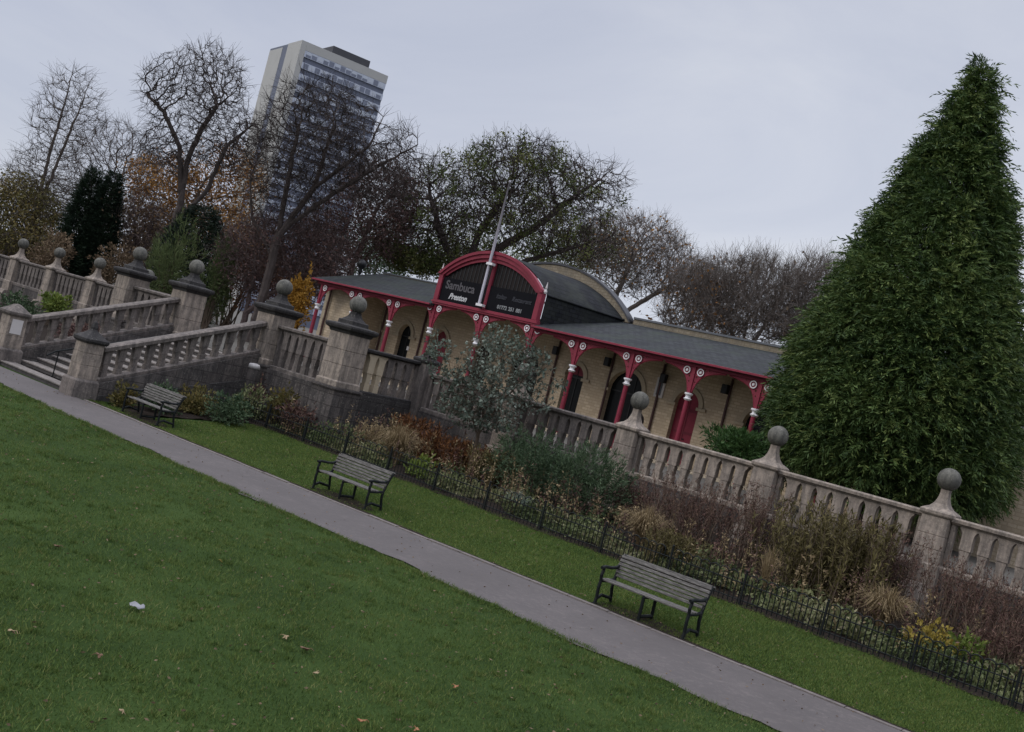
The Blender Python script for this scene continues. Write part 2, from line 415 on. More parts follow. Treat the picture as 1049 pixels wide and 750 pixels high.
def bare_tree(name, label, cat, seed, ells, trunk, natt, step, infl, kill, tip, bark, group=None, trop=(0, 0, .06), jit=.25, twigs=2, twl=.7,
              leaves=None, rmax=.6, iters=110, gz=2., expo=2.4, shell=.4, leaf_zone=None):
    rng = np.random.default_rng(seed)
    natt = int(natt*2.6); kill *= .62; step *= .8; tip *= .95; iters = int(iters*1.5)
    att = crown_pts(ells, natt, rng, shell)
    lines = trunk
    base = np.array([lines[0][0][0], lines[0][0][1], gz]); pts = [base]; pr = [0]
    for li, line in enumerate(lines):
        prev = 0; cur = pts[0]
        start = 1 if li == 0 else 0
        if li > 0:
            dist = [np.linalg.norm(np.array(line[0])-q) for q in pts]; prev = int(np.argmin(dist)); cur = pts[prev]; start = 1
        for q in line[start:]:
            q = np.array(q, float); k = max(1, int(np.linalg.norm(q-cur)/step))
            c0 = cur
            for j in range(1, k+1):
                w = c0+(q-c0)*j/k + rng.normal(size=3)*step*.07
                pts.append(w); pr.append(prev); prev = len(pts)-1
            cur = q
    P, par = colonize(att, pts, pr, step, infl, kill, iters, rng, trop, jit)
    r, ch = radii(par, tip, expo, rmax)
    root = thing(name, label, cat, base, group=group)
    off = base
    thick = r > tip*4
    big = np.zeros(len(P), bool); big[thick] = True
    # limbs: rings of six for the thick ones, three for the fine ones
    def sub(mask, sides):
        i = np.where(mask)[0]; i = i[i > 0]
        Q = np.concatenate([P[par[i]], P[i]]); pa = np.concatenate([np.arange(len(i)), np.arange(len(i))])
        D = unit(P[i]-P[par[i]])
        ref = np.where(np.abs(D[:, 2:3]) < .95, np.array([[0, 0, 1.]]), np.array([[1., 0, 0]])); U = unit(np.cross(D, ref)); W = np.cross(D, U)
        rp = np.minimum(r[par[i]], r[i]*1.3); st = P[par[i]]-D*(rp*.4)[:, None]; en = P[i]
        out = []
        for k in range(sides):
            a, b = 2*PI*k/sides, 2*PI*(k+1)/sides
            f = lambda c, rr, t: c+(U*math.cos(t)+W*math.sin(t))*rr[:, None]
            out.append(np.stack([f(st, rp, a), f(st, rp, b), f(en, r[i], b), f(en, r[i], a)], 1))
        return np.concatenate(out, 0).reshape(-1, 3)
    m0 = np.ones(len(P), bool)
    V = [sub(big, 7)-off]
    me = npmesh('trunk', V[0], 4); link('trunk', me, bark, root)
    V = [sub(~big, 3)-off]
    tips = np.where((ch == 0) | ((r < tip*1.8) & (rng.random(len(P)) < .5)))[0]; tips = tips[tips > 0]
    if twigs:
        D0 = unit(P[tips]-P[par[tips]])
        tw = []
        for t in range(twigs*2):
            D = unit(D0+rng.normal(size=D0.shape)*.55+np.array(trop)*2); L = twl*(.5+rng.random((len(tips), 1)))
            a = P[tips]; b = a+D*L*.5; c = b+unit(D+rng.normal(size=D.shape)*.35)*L*.5
            for s0, s1, w0, w1 in ((a, b, tip*.6, tip*.42), (b, c, tip*.42, tip*.2)):
                S = unit(np.cross(s1-s0, rng.normal(size=s0.shape))); S2 = unit(np.cross(s1-s0, S))
                for q in (S, S2): tw.append(np.stack([s0-q*w0, s0+q*w0, s1+q*w1, s1-q*w1], 1).reshape(-1, 3))
        V += [q-off for q in tw]
    link('branches', npmesh('branches', np.concatenate(V), 4), bark, root)
    if leaves:
        n, size, mat, spread = leaves
        cand = tips
        if leaf_zone is not None:
            z = np.array([leaf_zone(P[i]) for i in tips]); cand = tips[rng.random(len(tips)) < z]
        if len(cand) > 3:
            # clumps: a low-frequency choice of tips
            i = rng.choice(cand, n); pp = P[i]+rng.normal(size=(n, 3))*spread
            L = size*(.6+.8*rng.random(n))
            q = leaf_quads(pp-off, rng.normal(size=(n, 3))+np.array([0, 0, -.3]), L, L*.7, rng)
            cl = np.sin(P[i]@np.array([1.3, .9, 1.7]))*.25+.5
            link('leaves', npmesh('leaves', q, 4, np.clip(cl+rng.normal(size=n)*.18, 0, 1)), mat, root)
    return root

# ------------------------------------------------------------------ plants
def clumps(c, rx, ry, rz, n, rng, lobes=9, zmin=None):
    """points near the surface of a lumpy dome"""
    lc = unit(rng.normal(size=(lobes, 3)))*np.array([rx, ry, rz])*.55; lr = .38+.3*rng.random(lobes)
    k = rng.integers(0, lobes, n); q = unit(rng.normal(size=(n, 3)))
    rad = (rng.random((n, 1))**.3)
    p = lc[k]+q*rad*lr[k][:, None]*np.array([rx, ry, rz])
    # loose shoots that break the outline
    ns = lobes*5; sl = rng.integers(0, lobes, ns); sd = unit(rng.normal(size=(ns, 3))+np.array([0, 0, .8])); m = int(n*.3); j = rng.integers(0, ns, m)
    sc = np.array([rx, ry, rz]); f = rng.random((m, 1)); ln = (.25+.55*rng.random(ns))[j][:, None]
    p[:m] = lc[sl[j]]+sd[j]*sc*(lr[sl[j]][:, None]*.8+f*ln*.6)+rng.normal(size=(m, 3))*sc*.035; q[:m] = sd[j]
    if zmin is not None: p[:, 2] = np.maximum(p[:, 2], zmin-c[2]+.05+.1*rng.random(n))
    return p, q, k
def shrub(name, label, cat, seed, c, rx, ry, rz, n, size, mat, gz=.5, lobes=10, aspect=.4, stems=14, up=.4, group=None, stem_mat='stem', droop=0.):
    rng = np.random.default_rng(seed); c = np.array(c, float)
    root = thing(name, label, cat, (c[0], c[1], gz), group=group); off = np.array([c[0], c[1], gz])
    p, q, k = clumps(c, rx, ry, rz, n, rng, lobes, gz)
    L = size*(.6+.8*rng.random(n))
    D = q*1.2+rng.normal(size=(n, 3))*.7+np.array([0, 0, up-droop])
    t = np.clip(.5+(rng.random(lobes)[k]-.5)*.5+rng.normal(size=n)*.18, 0, 1)
    V = leaf_quads(c+p-off, D, L, L*aspect, rng, .05)
    link('foliage', npmesh('foliage', V, 4, t), mat, root)
    if stems:
        mb = MB()
        for s in range(stems):
            e = p[rng.integers(0, n)]*.85+c-off; b0 = np.array([rng.normal()*rx*.12, rng.normal()*ry*.12, -.03])
            m1 = b0*.5+e*.5+rng.normal(size=3)*.05*rx; m1[2] = e[2]*.55
            mb.tube([b0, m1, e], [.022*max(.6, rz), .014*max(.6, rz), .005], 5)
        mb.build('stems', stem_mat, root)
    return root
def grass_tuft(name, label, cat, seed, base, h, w, n, mat, group=None, lean=.8, bw=.012, plume=0, plume_mat=None):
    rng = np.random.default_rng(seed)
    root = thing(name, label, cat, base, group=group)
    a = rng.random(n)*2*PI; out = np.stack([np.cos(a), np.sin(a), np.zeros(n)], 1)
    r0 = rng.random((n, 1))**.5*w*.18; L = h*(.6+.6*rng.random((n, 1))); sp = (rng.random((n, 1))**.8)*lean
    p0 = out*r0; p1 = p0+out*L*sp*.25+Z3*L*.5; p2 = p1+out*L*sp*.45+Z3*L*(.38-.25*sp); p3 = p2+out*L*sp*.35+Z3*L*(.1-.35*sp)
    S = unit(np.cross(out+rng.normal(size=out.shape)*.6, Z3))*bw/2
    qs = []
    for s0, s1, k0, k1 in ((p0, p1, 1, .9), (p1, p2, .9, .7), (p2, p3, .7, .15)): qs.append(np.stack([s0-S*k0, s0+S*k0, s1+S*k1, s1-S*k1], 1).reshape(-1, 3))
    t = np.clip(.5+rng.normal(size=n)*.22, 0, 1)
    link('blades', npmesh('blades', np.concatenate(qs), 4, np.concatenate([t, t, t])), mat, root)
    if plume:
        i = rng.integers(0, n, plume*24); f = rng.random((len(i), 1))
        pp = p2[i]+(p3[i]-p2[i])*f
        V = leaf_quads(pp, rng.normal(size=(len(i), 3))*.5+out[i]*.6+np.array([0, 0, .3]), .05, .012, rng)
        link('seed_heads', npmesh('seed_heads', V, 4, rng.random(len(i))), plume_mat or mat, root)
    return root
def stem_clump(name, label, cat, seed, base, h, w, ns, mat, leaf_n=60, leaf=.05, group=None, stem_mat='stem', head=.45, aspect=.24, lean=.2):
    """upright dry stems with seed heads and withered leaves"""
    rng = np.random.default_rng(seed); root = thing(name, label, cat, base, group=group)
    mb = MB(); P = []; D = []; ns = int(ns*1.5); leaf *= 1.25
    for s in range(ns):
        b0 = np.array([rng.normal()*w*.42, rng.normal()*w*.3, -.03]); hh = h*(.55+.55*rng.random()); d = np.array([rng.normal()*lean, rng.normal()*lean, 1.])
        e = b0+d*hh; m1 = (b0+e)/2+rng.normal(size=3)*.03
        mb.tube([b0, m1, e], [.009, .008, .004], 3)
        for j in range(leaf_n):
            f = (1-head)+head*rng.random() if rng.random() < .65 else rng.random()
            P.append(b0+(e-b0)*f+rng.normal(size=3)*.025); D.append(rng.normal(size=3)*.8+np.array([0, 0, 1.1]))
    mb.build('stems', stem_mat, root)
    P = np.array(P); D = np.array(D); L = leaf*(.5+rng.random(len(P)))
    link('seed_heads', npmesh('seed_heads', leaf_quads(P, D, L, L*aspect, rng), 4, rng.random(len(P))), mat, root)
    return root
def conifer(name, label, cat, seed, base, prof, nspray, per, size, mat, core_mat, group=None, bark='bark', trunk_r=.25, squash=1., droop=.55, sprigs=0, nclump=0):
    """dense evergreen: sprays of small scale-leaf blades hung through the outer part of a crown of given half-widths prof = [(z, r)...]"""
    rng = np.random.default_rng(seed); root = thing(name, label, cat, base, group=group)
    zs = np.array([q[0] for q in prof]); rs = np.array([q[1] for q in prof])
    # sample z by surface area
    zz = np.linspace(zs[0], zs[-1], 400); rr = np.interp(zz, zs, rs); cdf = np.cumsum(rr+.05); cdf /= cdf[-1]
    z = np.interp(rng.random(nspray), cdf, zz); r = np.interp(z, zs, rs); a = rng.random(nspray)*2*PI
    lump = 1+.07*np.sin(a*5+z*.9)*np.sin(z*1.7+a*2)+.06*np.sin(a*9-z*1.3+2)*np.cos(z*2.3-a)+.05*rng.normal(size=nspray)
    depth = 1-.5*rng.random(nspray)**1.2
    rad = r*lump*depth
    out = np.stack([np.cos(a), np.sin(a)*squash, np.zeros(nspray)], 1)
    p = out*rad[:, None]+Z3*z[:, None]
    sd = unit(out*(1.0)+rng.normal(size=out.shape)*.35+Z3*(.35-droop*.6*rng.random((nspray, 1)))) # spray direction
    ctone = np.zeros(nspray)
    if nclump:
        cz = np.interp(rng.random(nclump), cdf, zz); cr = np.interp(cz, zs, rs); ca = rng.random(nclump)*2*PI
        cc = np.stack([np.cos(ca), np.sin(ca), 0*ca], 1)*(cr*(.88+.14*rng.random(nclump)))[:, None]+Z3*cz[:, None]
        cs = (.32+.5*rng.random(nclump)**1.5)*np.clip(.35+cr/3, .3, 1.2); ct = rng.normal(size=nclump)*.2
        m = int(nspray*.72); i = rng.integers(0, nclump, m); g = unit(rng.normal(size=(m, 3))+np.stack([np.cos(ca), np.sin(ca), 0*ca+.2], 1)[i]*.7)
        p[:m] = cc[i]+g*(cs[i]*(.55+.45*rng.random(m)))[:, None]*np.array([.85, .85, 1.25]); sd[:m] = unit(g+np.array([0, 0, -.15])+rng.normal(size=(m, 3))*.25); ctone[:m] = ct[i]
        p[:, 2] = np.maximum(p[:, 2], zs[0]-.15*rng.random(nspray))
    L = size*(.6+.8*rng.random((nspray, 1)))
    Q = []; T = []
    tone = np.clip(.47+(ctone if nclump else .32*np.sin(a*7+z*2.3)*np.cos(z*1.7+a*3))+.17*rng.normal(size=nspray), 0, 1)
    side = unit(np.cross(sd, Z3+rng.normal(size=sd.shape)*.4))
    for j in range(per):
        f = (j+.5)/per; sg = 1 if j % 2 else -1
        st = p+sd*L*f*.9+np.array([0, 0, -1.])*L*f*f*droop*.5
        dd = unit(sd*.9+side*sg*(.75-.3*f)+rng.normal(size=sd.shape)*.25-Z3*droop*f*.9)
        ll = (L[:, 0]*(.55-.25*f))*(.7+.6*rng.random(nspray))
        Q.append(leaf_quads(st, dd, ll, ll*.2, rng)); T.append(np.clip(tone+rng.normal(size=nspray)*.1, 0, 1))
    if sprigs:
        i = rng.integers(0, nspray, sprigs); L2 = size*(1.6+1.6*rng.random((sprigs, 1)))
        o2 = out[i]; b0 = o2*(r[i]*lump[i]*.93)[:, None]+Z3*z[i][:, None]; d2 = unit(o2+Z3*(.25+.5*rng.random((sprigs, 1)))+rng.normal(size=o2.shape)*.3); s2 = unit(np.cross(d2, Z3+rng.normal(size=d2.shape)*.5))
        for j in range(14):
            f = (j+.5)/14; sg = 1 if j % 2 else -1; st = b0+d2*L2*f-Z3*L2*f*f*.45
            dd = unit(d2*.8+s2*sg*(.7-.4*f)-Z3*f*.7+rng.normal(size=d2.shape)*.2); ll = L2[:, 0]*(.3-.17*f)
            Q.append(leaf_quads(st, dd, ll, ll*.26, rng)); T.append(np.clip(.55+.3*rng.normal(size=sprigs), 0, 1))
    link('foliage', npmesh('foliage', np.concatenate(Q), 4, np.concatenate(T)), mat, root)
    mb = MB(); top = zs[-1]
    mb.tube([(0, 0, -.1), (.05, 0, top*.35), (0, .05, top*.7), (0, 0, top*.96)], [trunk_r, trunk_r*.75, trunk_r*.4, .02], 9)
    mb.build('trunk', bark, root, True)
    mb = MB()
    for s in range(90):
        i = rng.integers(0, nspray); e = p[i]*np.array([.8, .8, 1.]); s0 = np.array([0, 0, max(.3, e[2]-.25*np.linalg.norm(e[:2]))])
        mb.tube([s0, (s0+e)/2+np.array([0, 0, -.05]), e], [.05, .03, .01], 4)
    mb.build('branches', bark, root)
    return root

# foliage colours
M['blade'] = leafmat('grass_blades', [(.028, .055, .013), (.062, .102, .023), (.105, .15, .035), (.175, .175, .062)], .8, .3, .8)
M['verge_blade'] = leafmat('verge_grass_blades', [(.04, .07, .015), (.074, .117, .024), (.112, .152, .034), (.165, .17, .055)], .8, .3, .6)
M['cypress'] = leafmat('cypress_sprays', [(.016, .035, .01), (.042, .074, .02), (.075, .115, .031), (.145, .18, .052)], .6, .2)
M['yew'] = leafmat('dark_evergreen_sprays', [(.006, .013, .008), (.011, .022, .011), (.02, .034, .015)], .6, .1)
M['juniper'] = leafmat('juniper_sprays', [(.022, .05, .016), (.04, .085, .022), (.07, .12, .035)], .6, .15)
M['silver'] = leafmat('grey_green_leaves', [(.065, .085, .062), (.13, .16, .125), (.22, .25, .205)], .7, .15)
M['green'] = leafmat('mid_green_leaves', [(.022, .042, .022), (.05, .08, .038), (.088, .122, .064)], .7, .15)
M['olive'] = leafmat('olive_leaves', [(.06, .055, .02), (.11, .095, .03), (.18, .13, .045)], .7, .2)
M['lime'] = leafmat('lime_leaves', [(.07, .11, .02), (.13, .17, .035), (.2, .22, .05)], .7, .2)
M['gold'] = leafmat('yellow_leaves', [(.14, .11, .02), (.25, .19, .035), (.33, .25, .06)], .7, .2)
M['mixgreen'] = leafmat('border_leaves', [(.03, .045, .018), (.085, .105, .04), (.15, .16, .07), (.24, .21, .13)], .7, .15)
M['rust'] = leafmat('rusty_leaves', [(.06, .025, .012), (.12, .05, .02), (.19, .085, .03)], .8, .1)
M['tan'] = leafmat('tan_grass', [(.1, .07, .038), (.2, .145, .075), (.31, .24, .14)], .8, .1)
M['dock'] = leafmat('dark_red_seed_heads', [(.045, .024, .02), (.09, .048, .04), (.16, .1, .07)], .85, .05)
M['fennel'] = leafmat('brown_green_fronds', [(.045, .036, .014), (.09, .075, .028), (.15, .125, .05)], .8, .1)
M['orange'] = leafmat('orange_leaves', [(.13, .06, .022), (.25, .12, .035), (.36, .2, .06)], .8, .2)
M['amber'] = leafmat('amber_leaves', [(.2, .1, .015), (.36, .19, .03), (.45, .27, .06)], .7, .2)
M['maroon'] = leafmat('maroon_leaves', [(.06, .034, .032), (.105, .06, .054), (.16, .1, .082)], .8, .15)
M['oakleaf'] = leafmat('dull_green_leaves', [(.05, .066, .02), (.09, .112, .034), (.16, .155, .055)], .8, .2)
M['willow'] = leafmat('pale_green_fronds', [(.05, .07, .025), (.09, .12, .045), (.13, .15, .06)], .8, .2)
M['brownleaf'] = leafmat('dead_brown_leaves', [(.07, .048, .03), (.13, .09, .055), (.2, .145, .09)], .8, .15)
M['fallen_orange'] = plain('orange_fallen_leaf', (.27, .125, .06), .8, .3, 30)
M['fallen_tan'] = plain('pale_tan_fallen_leaf', (.26, .19, .11), .8, .3, 30)
M['fallen_brown'] = plain('brown_fallen_leaf', (.12, .07, .04), .8, .3, 30)
M['paper'] = plain('grey_white_paper', (.22, .22, .23), .7, .1, 20)

# ================================================================== SETTING
def gz(x, y):
    if y <= 17.2: return 0.
    if y <= 21.3: return .3*(y-17.2)/4.1
    if y <= 25.9: return .3+.5*(y-21.3)/4.6
    return .8
def path_far(x): return float(np.interp(x, [-70, -33, -19, -10, -5, 0, 10], [15.6, 16.2, 16.62, 17.0, 17.2, 17.4, 17.6]))
PATH_NEAR = 14.25
xs = [-900, -300, -120]+list(np.arange(-75, 31, 1.))+[60, 200, 700]
ys = [-300, -60, -20, -5, 0, 3]+list(np.arange(5, 27.01, .5))+[60, 200, 500, 1500]
mb = MB(); nx = len(xs)
rg = random.Random(3)
for y in ys:
    for x in xs: mb.v.append((x, y, gz(x, y)+(rg.uniform(-.012, .012) if 4 < y < 14 else 0)))
for j in range(len(ys)-1):
    for i in range(nx-1): mb.f.append((j*nx+i, j*nx+i+1, (j+1)*nx+i+1, (j+1)*nx+i))
tag(mb.build('ground', 'turf', None, True), kind='structure')
mb = MB(); pv = []
rg = random.Random(8)
X = np.arange(-70, 12.01, .25)
for x in X:
    wob = .1*math.sin(x*.8)+.07*math.sin(x*2.3+1)+rg.uniform(-.07, .07)
    pv += [(x, PATH_NEAR+wob, .024), (x, path_far(x), .024)]
for i in range(len(X)-1): mb.f.append((2*i, 2*i+2, 2*i+3, 2*i+1))
mb.v = pv; tag(mb.build('path', 'path'), kind='structure')
# stone edging along the far side of the path
mb = MB(); x = -28.4; rg = random.Random(5)
while x < 11:
    L = .9; y0 = path_far(x+.45); r = Matrix.Rotation(math.atan2(path_far(x+L)-path_far(x), L)+rg.uniform(-.006, .006), 3, 'Z')
    mb.box(x+.006, x+L-.006, y0, y0+.11, -.1, .045+rg.uniform(-.008, .008), r); x += L
tag(mb.build('kerb', 'kerb', bevel=.008), kind='structure')
mb = MB(); X = np.arange(-28.3, 11, .3); rg = random.Random(6)
for x in X: mb.v += [(x, path_far(x)+.1, .03), (x, path_far(x)+.24+rg.uniform(-.05, .06), .034)]
mb.f = [(2*i, 2*i+2, 2*i+3, 2*i+1) for i in range(len(X)-1)]
tag(mb.build('soil_strip', 'soil'), kind='structure')
# planted bed
def bed_sheet(x0, x1, y0, y1):
    mb = MB(); nx, ny = max(2, int((x1-x0)*3)), max(2, int((y1-y0)*4)); rg = random.Random(int(x0*7))
    for j in range(ny+1):
        for i in range(nx+1):
            xx, yy = x0+(x1-x0)*i/nx, y0+(y1-y0)*j/ny
            mb.v.append((xx, yy+(rg.uniform(-.09, .09) if j == 0 else 0), gz(xx, yy)+.015+(rg.uniform(0, .05) if j else 0)))
    for j in range(ny):
        for i in range(nx): k = j*(nx+1)+i; mb.f.append((k, k+1, k+nx+2, k+nx+1))
    return tag(mb.build('flower_bed', 'soil', None, True), kind='structure')
bed_sheet(-28.2, 4, 21.05, 25.95); bed_sheet(-28.4, -26.9, 17.2, 21.0); bed_sheet(-70, -35.2, 17.0, 25.9)
# terrace level
mb = MB(); mb.box(-500, 500, 26.15, 1500, .2, 2.0); mb.box(-38.4, -25.2, 22.95, 26.14, .2, 2.0)
tag(mb.build('terrace', 'gravel'), kind='structure')

# grass blades ----------------------------------------------------------------
def blades(name, pts, hmin, hmax, w, mat, seed):
    rng = np.random.default_rng(seed); n = len(pts)
    a = rng.random(n)*2*PI; S = np.stack([np.cos(a), np.sin(a), 0*a], 1)*(w*(.6+.8*rng.random((n, 1))))
    h = hmin+(hmax-hmin)*rng.random(n)**1.5
    tip = np.stack([rng.normal(size=n)*.55*h, rng.normal(size=n)*.55*h, h], 1)
    V = np.stack([pts-S, pts+S, pts+tip], 1).reshape(-1, 3)
    return tag(link(name, npmesh(name, V, 3, np.clip(.45+rng.normal(size=n)*.22, 0, 1)), mat), kind='stuff')
rng = np.random.default_rng(11)
n = 900000
P = np.stack([rng.uniform(-42, -1, n), rng.uniform(3.6, PATH_NEAR+.12, n), np.zeros(n)], 1)
dcam = np.hypot(P[:, 0], P[:, 1])
az = np.degrees(np.arctan2(-P[:, 0], P[:, 1]))
keep = (az > 17) & (az < 85) & (rng.random(n) < np.clip((10/dcam)**.9, .22, 1.0))
P = P[keep]
tuft = np.sin(P[:, 0]*2.1+np.sin(P[:, 1]*1.7)*1.5)*np.cos(P[:, 1]*2.6+P[:, 0]*.7)
P = P[(rng.random(len(P)) < .72+.28*tuft)]
tag(blades('lawn_grass', P, .02, .06, .0055, 'blade', 1), 'short mown green grass of the open lawn in front of the path', 'grass')
n = 1500; tc_ = np.stack([rng.uniform(-32, -2, n), rng.uniform(4.6, 14.1, n)], 1); i = rng.integers(0, n, n*55)
P = np.concatenate([tc_[i]+rng.normal(size=(n*55, 2))*(.03+.05*rng.random(n))[i][:, None], np.zeros((n*55, 1))], 1)
tag(blades('grass_tufts', P, .03, .085, .0055, 'blade', 7), 'slightly longer tufts of grass dotted over the lawn', 'grass')
ec = rng.uniform(-42, -1, 420); edge = ec[rng.integers(0, 420, 22000)]+rng.normal(size=22000)*.16
P = np.stack([edge, PATH_NEAR-.03-np.abs(rng.normal(size=22000))*.1+.1*(np.sin(ec*37.)>.6)[np.searchsorted(np.sort(ec), edge).clip(0, 419)]*rng.random(22000), np.full(22000, .01)], 1)
tag(blades('edge_grass', P, .03, .09, .006, 'blade', 2), 'longer ragged grass overhanging the near edge of the path', 'grass')
n = 300000
P = np.stack([rng.uniform(-29, -1, n), rng.uniform(16.6, 21.25, n), np.zeros(n)], 1)
pf = np.interp(P[:, 0], [-70, -33, -19, -10, -5, 0, 10], [15.6, 16.2, 16.62, 17.0, 17.2, 17.4, 17.6])+.2
P = P[(P[:, 1] > pf) & ~((P[:, 0] < -26.7) & (P[:, 1] > 17.4))]
dcam = np.hypot(P[:, 0], P[:, 1]); P = P[rng.random(len(P)) < np.clip(17/dcam, .3, 1)]
P[:, 2] = np.where(P[:, 1] > 17.2, .3*(P[:, 1]-17.2)/4.1, 0)
tag(blades('verge_grass', P, .02, .06, .0075, 'verge_blade', 3), 'bright green grass verge between the path and the low railing', 'grass')

# ================================================================== BENCHES
def make_bench():
    t = thing('park_bench', '', 'bench', group='slatted benches facing the lawn')
    L = 1.84
    mb = MB()
    for i in range(5):
        y = .06+i*.092; mb.box(-L/2, L/2, y, y+.07, .435-.012*(i-1)**2*.3, .465-.012*(i-1)**2*.3)
    mb.build('seat', 'wood', t, bevel=.006)
    mb = MB()
    for i in range(6):
        s = .05+i*.075; y = .5+.10*s+.28*s*s; z = .46+s*.9
        a = Matrix.Rotation(-.28-.25*s, 3, 'X'); mb.box(-L/2, L/2, y-.014, y+.014, z, z+.055, a)
    mb.box(-L/2-.02, L/2+.02, .66, .72, .875, .905, Matrix.Rotation(-.5, 3, 'X'))
    mb.build('backrest', 'wood', t, bevel=.006)
    for sx in (-L/2+.02, L/2-.02):
        mb = MB(); w = .028
        def flat(pts, ww=w, d=.035):
            for a, b in zip(pts[:-1], pts[1:]): mb.tube([(sx, *a), (sx, *b)], .03, 7)
        flat([(.03, 0), (.05, .12), (.035, .3), (.05, .42)])                       # front leg
        flat([(.55, 0), (.52, .15), (.48, .3), (.49, .44), (.54, .62), (.6, .76), (.69, .9)])   # rear leg and back stay
        flat([(.05, .42), (.27, .42), (.49, .44)])
        flat([(.05, .42), (.03, .52), (.06, .62), (.03, .66), (-.02, .655)])        # scrolled arm support
        flat([(-.02, .655), (.1, .672), (.3, .655), (.45, .66), (.55, .7)])
        flat([(.04, .1), (.2, .16), (.35, .13), (.53, .1)])
        mb.box(sx-.03, sx+.03, -.02, .09, 0, .02); mb.box(sx-.03, sx+.03, .5, .62, 0, .02)
        mb.build('end_frame', 'iron', t)
    mb = MB(); sx = 0
    for pts in ([(.07, 0), (.06, .42)], [(.5, 0), (.49, .44)], [(.06, .42), (.49, .42)], [(.07, .08), (.5, .08)]):
        mb.tube([(0, *pts[0]), (0, *pts[1])], .03, 6)
    mb.build('middle_leg', 'iron', t)
    return t
bench = make_bench()
BL = ['weathered slatted bench with black iron ends, nearest and largest of the three',
      'slatted bench with black iron ends, middle one of three along the path',
      'small far bench with black iron ends near the foot of the stone steps']
for i, (x, y, a) in enumerate([(-9.92, 17.24, .02), (-18.15, 17.1, .01), (-26.4, 16.9, .0)]):
    if i == 0: bench.location = (x, y, .02); bench.rotation_euler.z = a; bench['label'] = BL[0]; bench.scale = (1.06,)*3
    else: dup(bench, (x, y, .02), a, BL[i]).scale = (1, 1, 1)

for x, y in ((-9.92, 17.24), (-18.15, 17.1), (-26.4, 16.9)):  # worn soil under each bench, its dark colour also painting in the contact shadow
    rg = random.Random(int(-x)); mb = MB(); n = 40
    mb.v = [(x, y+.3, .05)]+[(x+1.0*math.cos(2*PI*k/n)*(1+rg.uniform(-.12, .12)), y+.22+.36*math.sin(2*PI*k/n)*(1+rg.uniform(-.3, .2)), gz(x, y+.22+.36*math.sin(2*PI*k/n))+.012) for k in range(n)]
    mb.f = [(0, 1+k, 1+(k+1) % n) for k in range(n)]; tag(mb.build('worn_earth_contact_shade', 'soil'), kind='structure')
# ================================================================== LOW RAILING
rl = thing('iron_railing', 'low black iron railing with looped tops between the grass verge and the flower bed', 'railing', (-28.1, 21.15, .29))
px = 0.; k = 0
while px < 27.5:
    W = 1.82; mb = MB()
    mb.tube([(px, 0, .12), (px+W, 0, .12)], .013, 4); mb.tube([(px, 0, .47), (px+W, 0, .47)], .013, 4)
    nb = 16
    for i in range(nb):
        x = px+.06+i*(W-.12)/(nb-1); mb.tube([(x, 0, .0), (x, 0, .58 if i % 2 else .6)], .0125, 4)
    for i in range(0, nb-2, 1):
        x = px+.06+i*(W-.12)/(nb-1); x2 = x+2*(W-.12)/(nb-1)
        if i % 2 == 0: mb.tube([(x+(x2-x)*.5*(1-math.cos(PI*q/6)), 0, .6+.085*math.sin(PI*q/6)) for q in range(7)], .0125, 4)
    mb.build('railing_panel', 'iron', rl)
    mb = MB(); mb.box(px-.02, px+.02, -.02, .02, -.1, .7); mb.lathe([(.004, .7), (.028, .715), (.028, .74), (.004, .755)], 8, px, 0)
    mb.build('post', 'iron', rl)
    px += W; k += 1

# ================================================================== TERRACE BALUSTRADES AND PILLARS
def baluster_bm(H, hw, pitch, cx, z0, hy=.1):
    mb = MB(); g = .02
    lv = [(0, hw*.92, hy), (.2, hw*.86, hy), (.2, hw*.86-g, hy-g), (.222, hw*.86-g, hy-g), (.222, hw*.66, hy*.85), (.34, hw*.74, hy*.9), (.46, hw*.92, hy), (.46, hw*.92-g, hy-g), (.482, hw*.92-g, hy-g),
          (.482, hw*1.04, hy), (.7, hw*1.04, hy), (.82, hw*1.06, hy), (.87, hw*1.15, hy), (.92, hw*1.36, hy), (.96, hw*1.65, hy), (1, pitch/2-.004, hy)]
    mb.loft([(z0+t*H, a, b) for t, a, b in lv], cx); return mb
RJ = random.Random(44)
def bal_section(label, group, loc, rz, L, z0, z1, nb, mat, mat_b, name='stone_balustrade'):
    t = thing(name, label, 'balustrade', loc, rz, group)
    mb = MB(); mb.loft([(z1-.15, .12, .12), (z1-.115, .15, .15), (z1-.1, .19, .19), (z1-.03, .2, .2), (z1, .16, .17)])
    # stretch the square loft into a bar
    mb.v = [((L/2 if x > 0 else -L/2)+L/2, y, z) for x, y, z in mb.v]
    mb.build('coping', mat, t)
    mb = MB(); mb.loft([(z0, .2, .2), (z0+.1, .2, .2), (z0+.13, .16, .16)]); mb.v = [((L/2 if x > 0 else -L/2)+L/2, y, z) for x, y, z in mb.v]
    mb.build('bottom_rail', mat, t)
    p = L/nb
    for i in range(nb+1):
        if i in (0, nb):
            mb = MB(); w = .1; x = 0 if i == 0 else L
            mb.box(min(x, x+(w if i == 0 else -w)), max(x, x+(w if i == 0 else -w)), -.08, .08, z0+.13, z1-.152)
        else: mb = baluster_bm(z1-.15-z0-.13, .122*min(1.05, p/.4), p, i*p, z0+.13)
        o = mb.build('baluster', mat_b, t)
        if i not in (0, nb): o.location.y = RJ.uniform(-.014, .014); o.rotation_euler = (RJ.uniform(-.012, .012), 0, RJ.uniform(-.05, .05)) if False else (0, 0, 0)
    return t
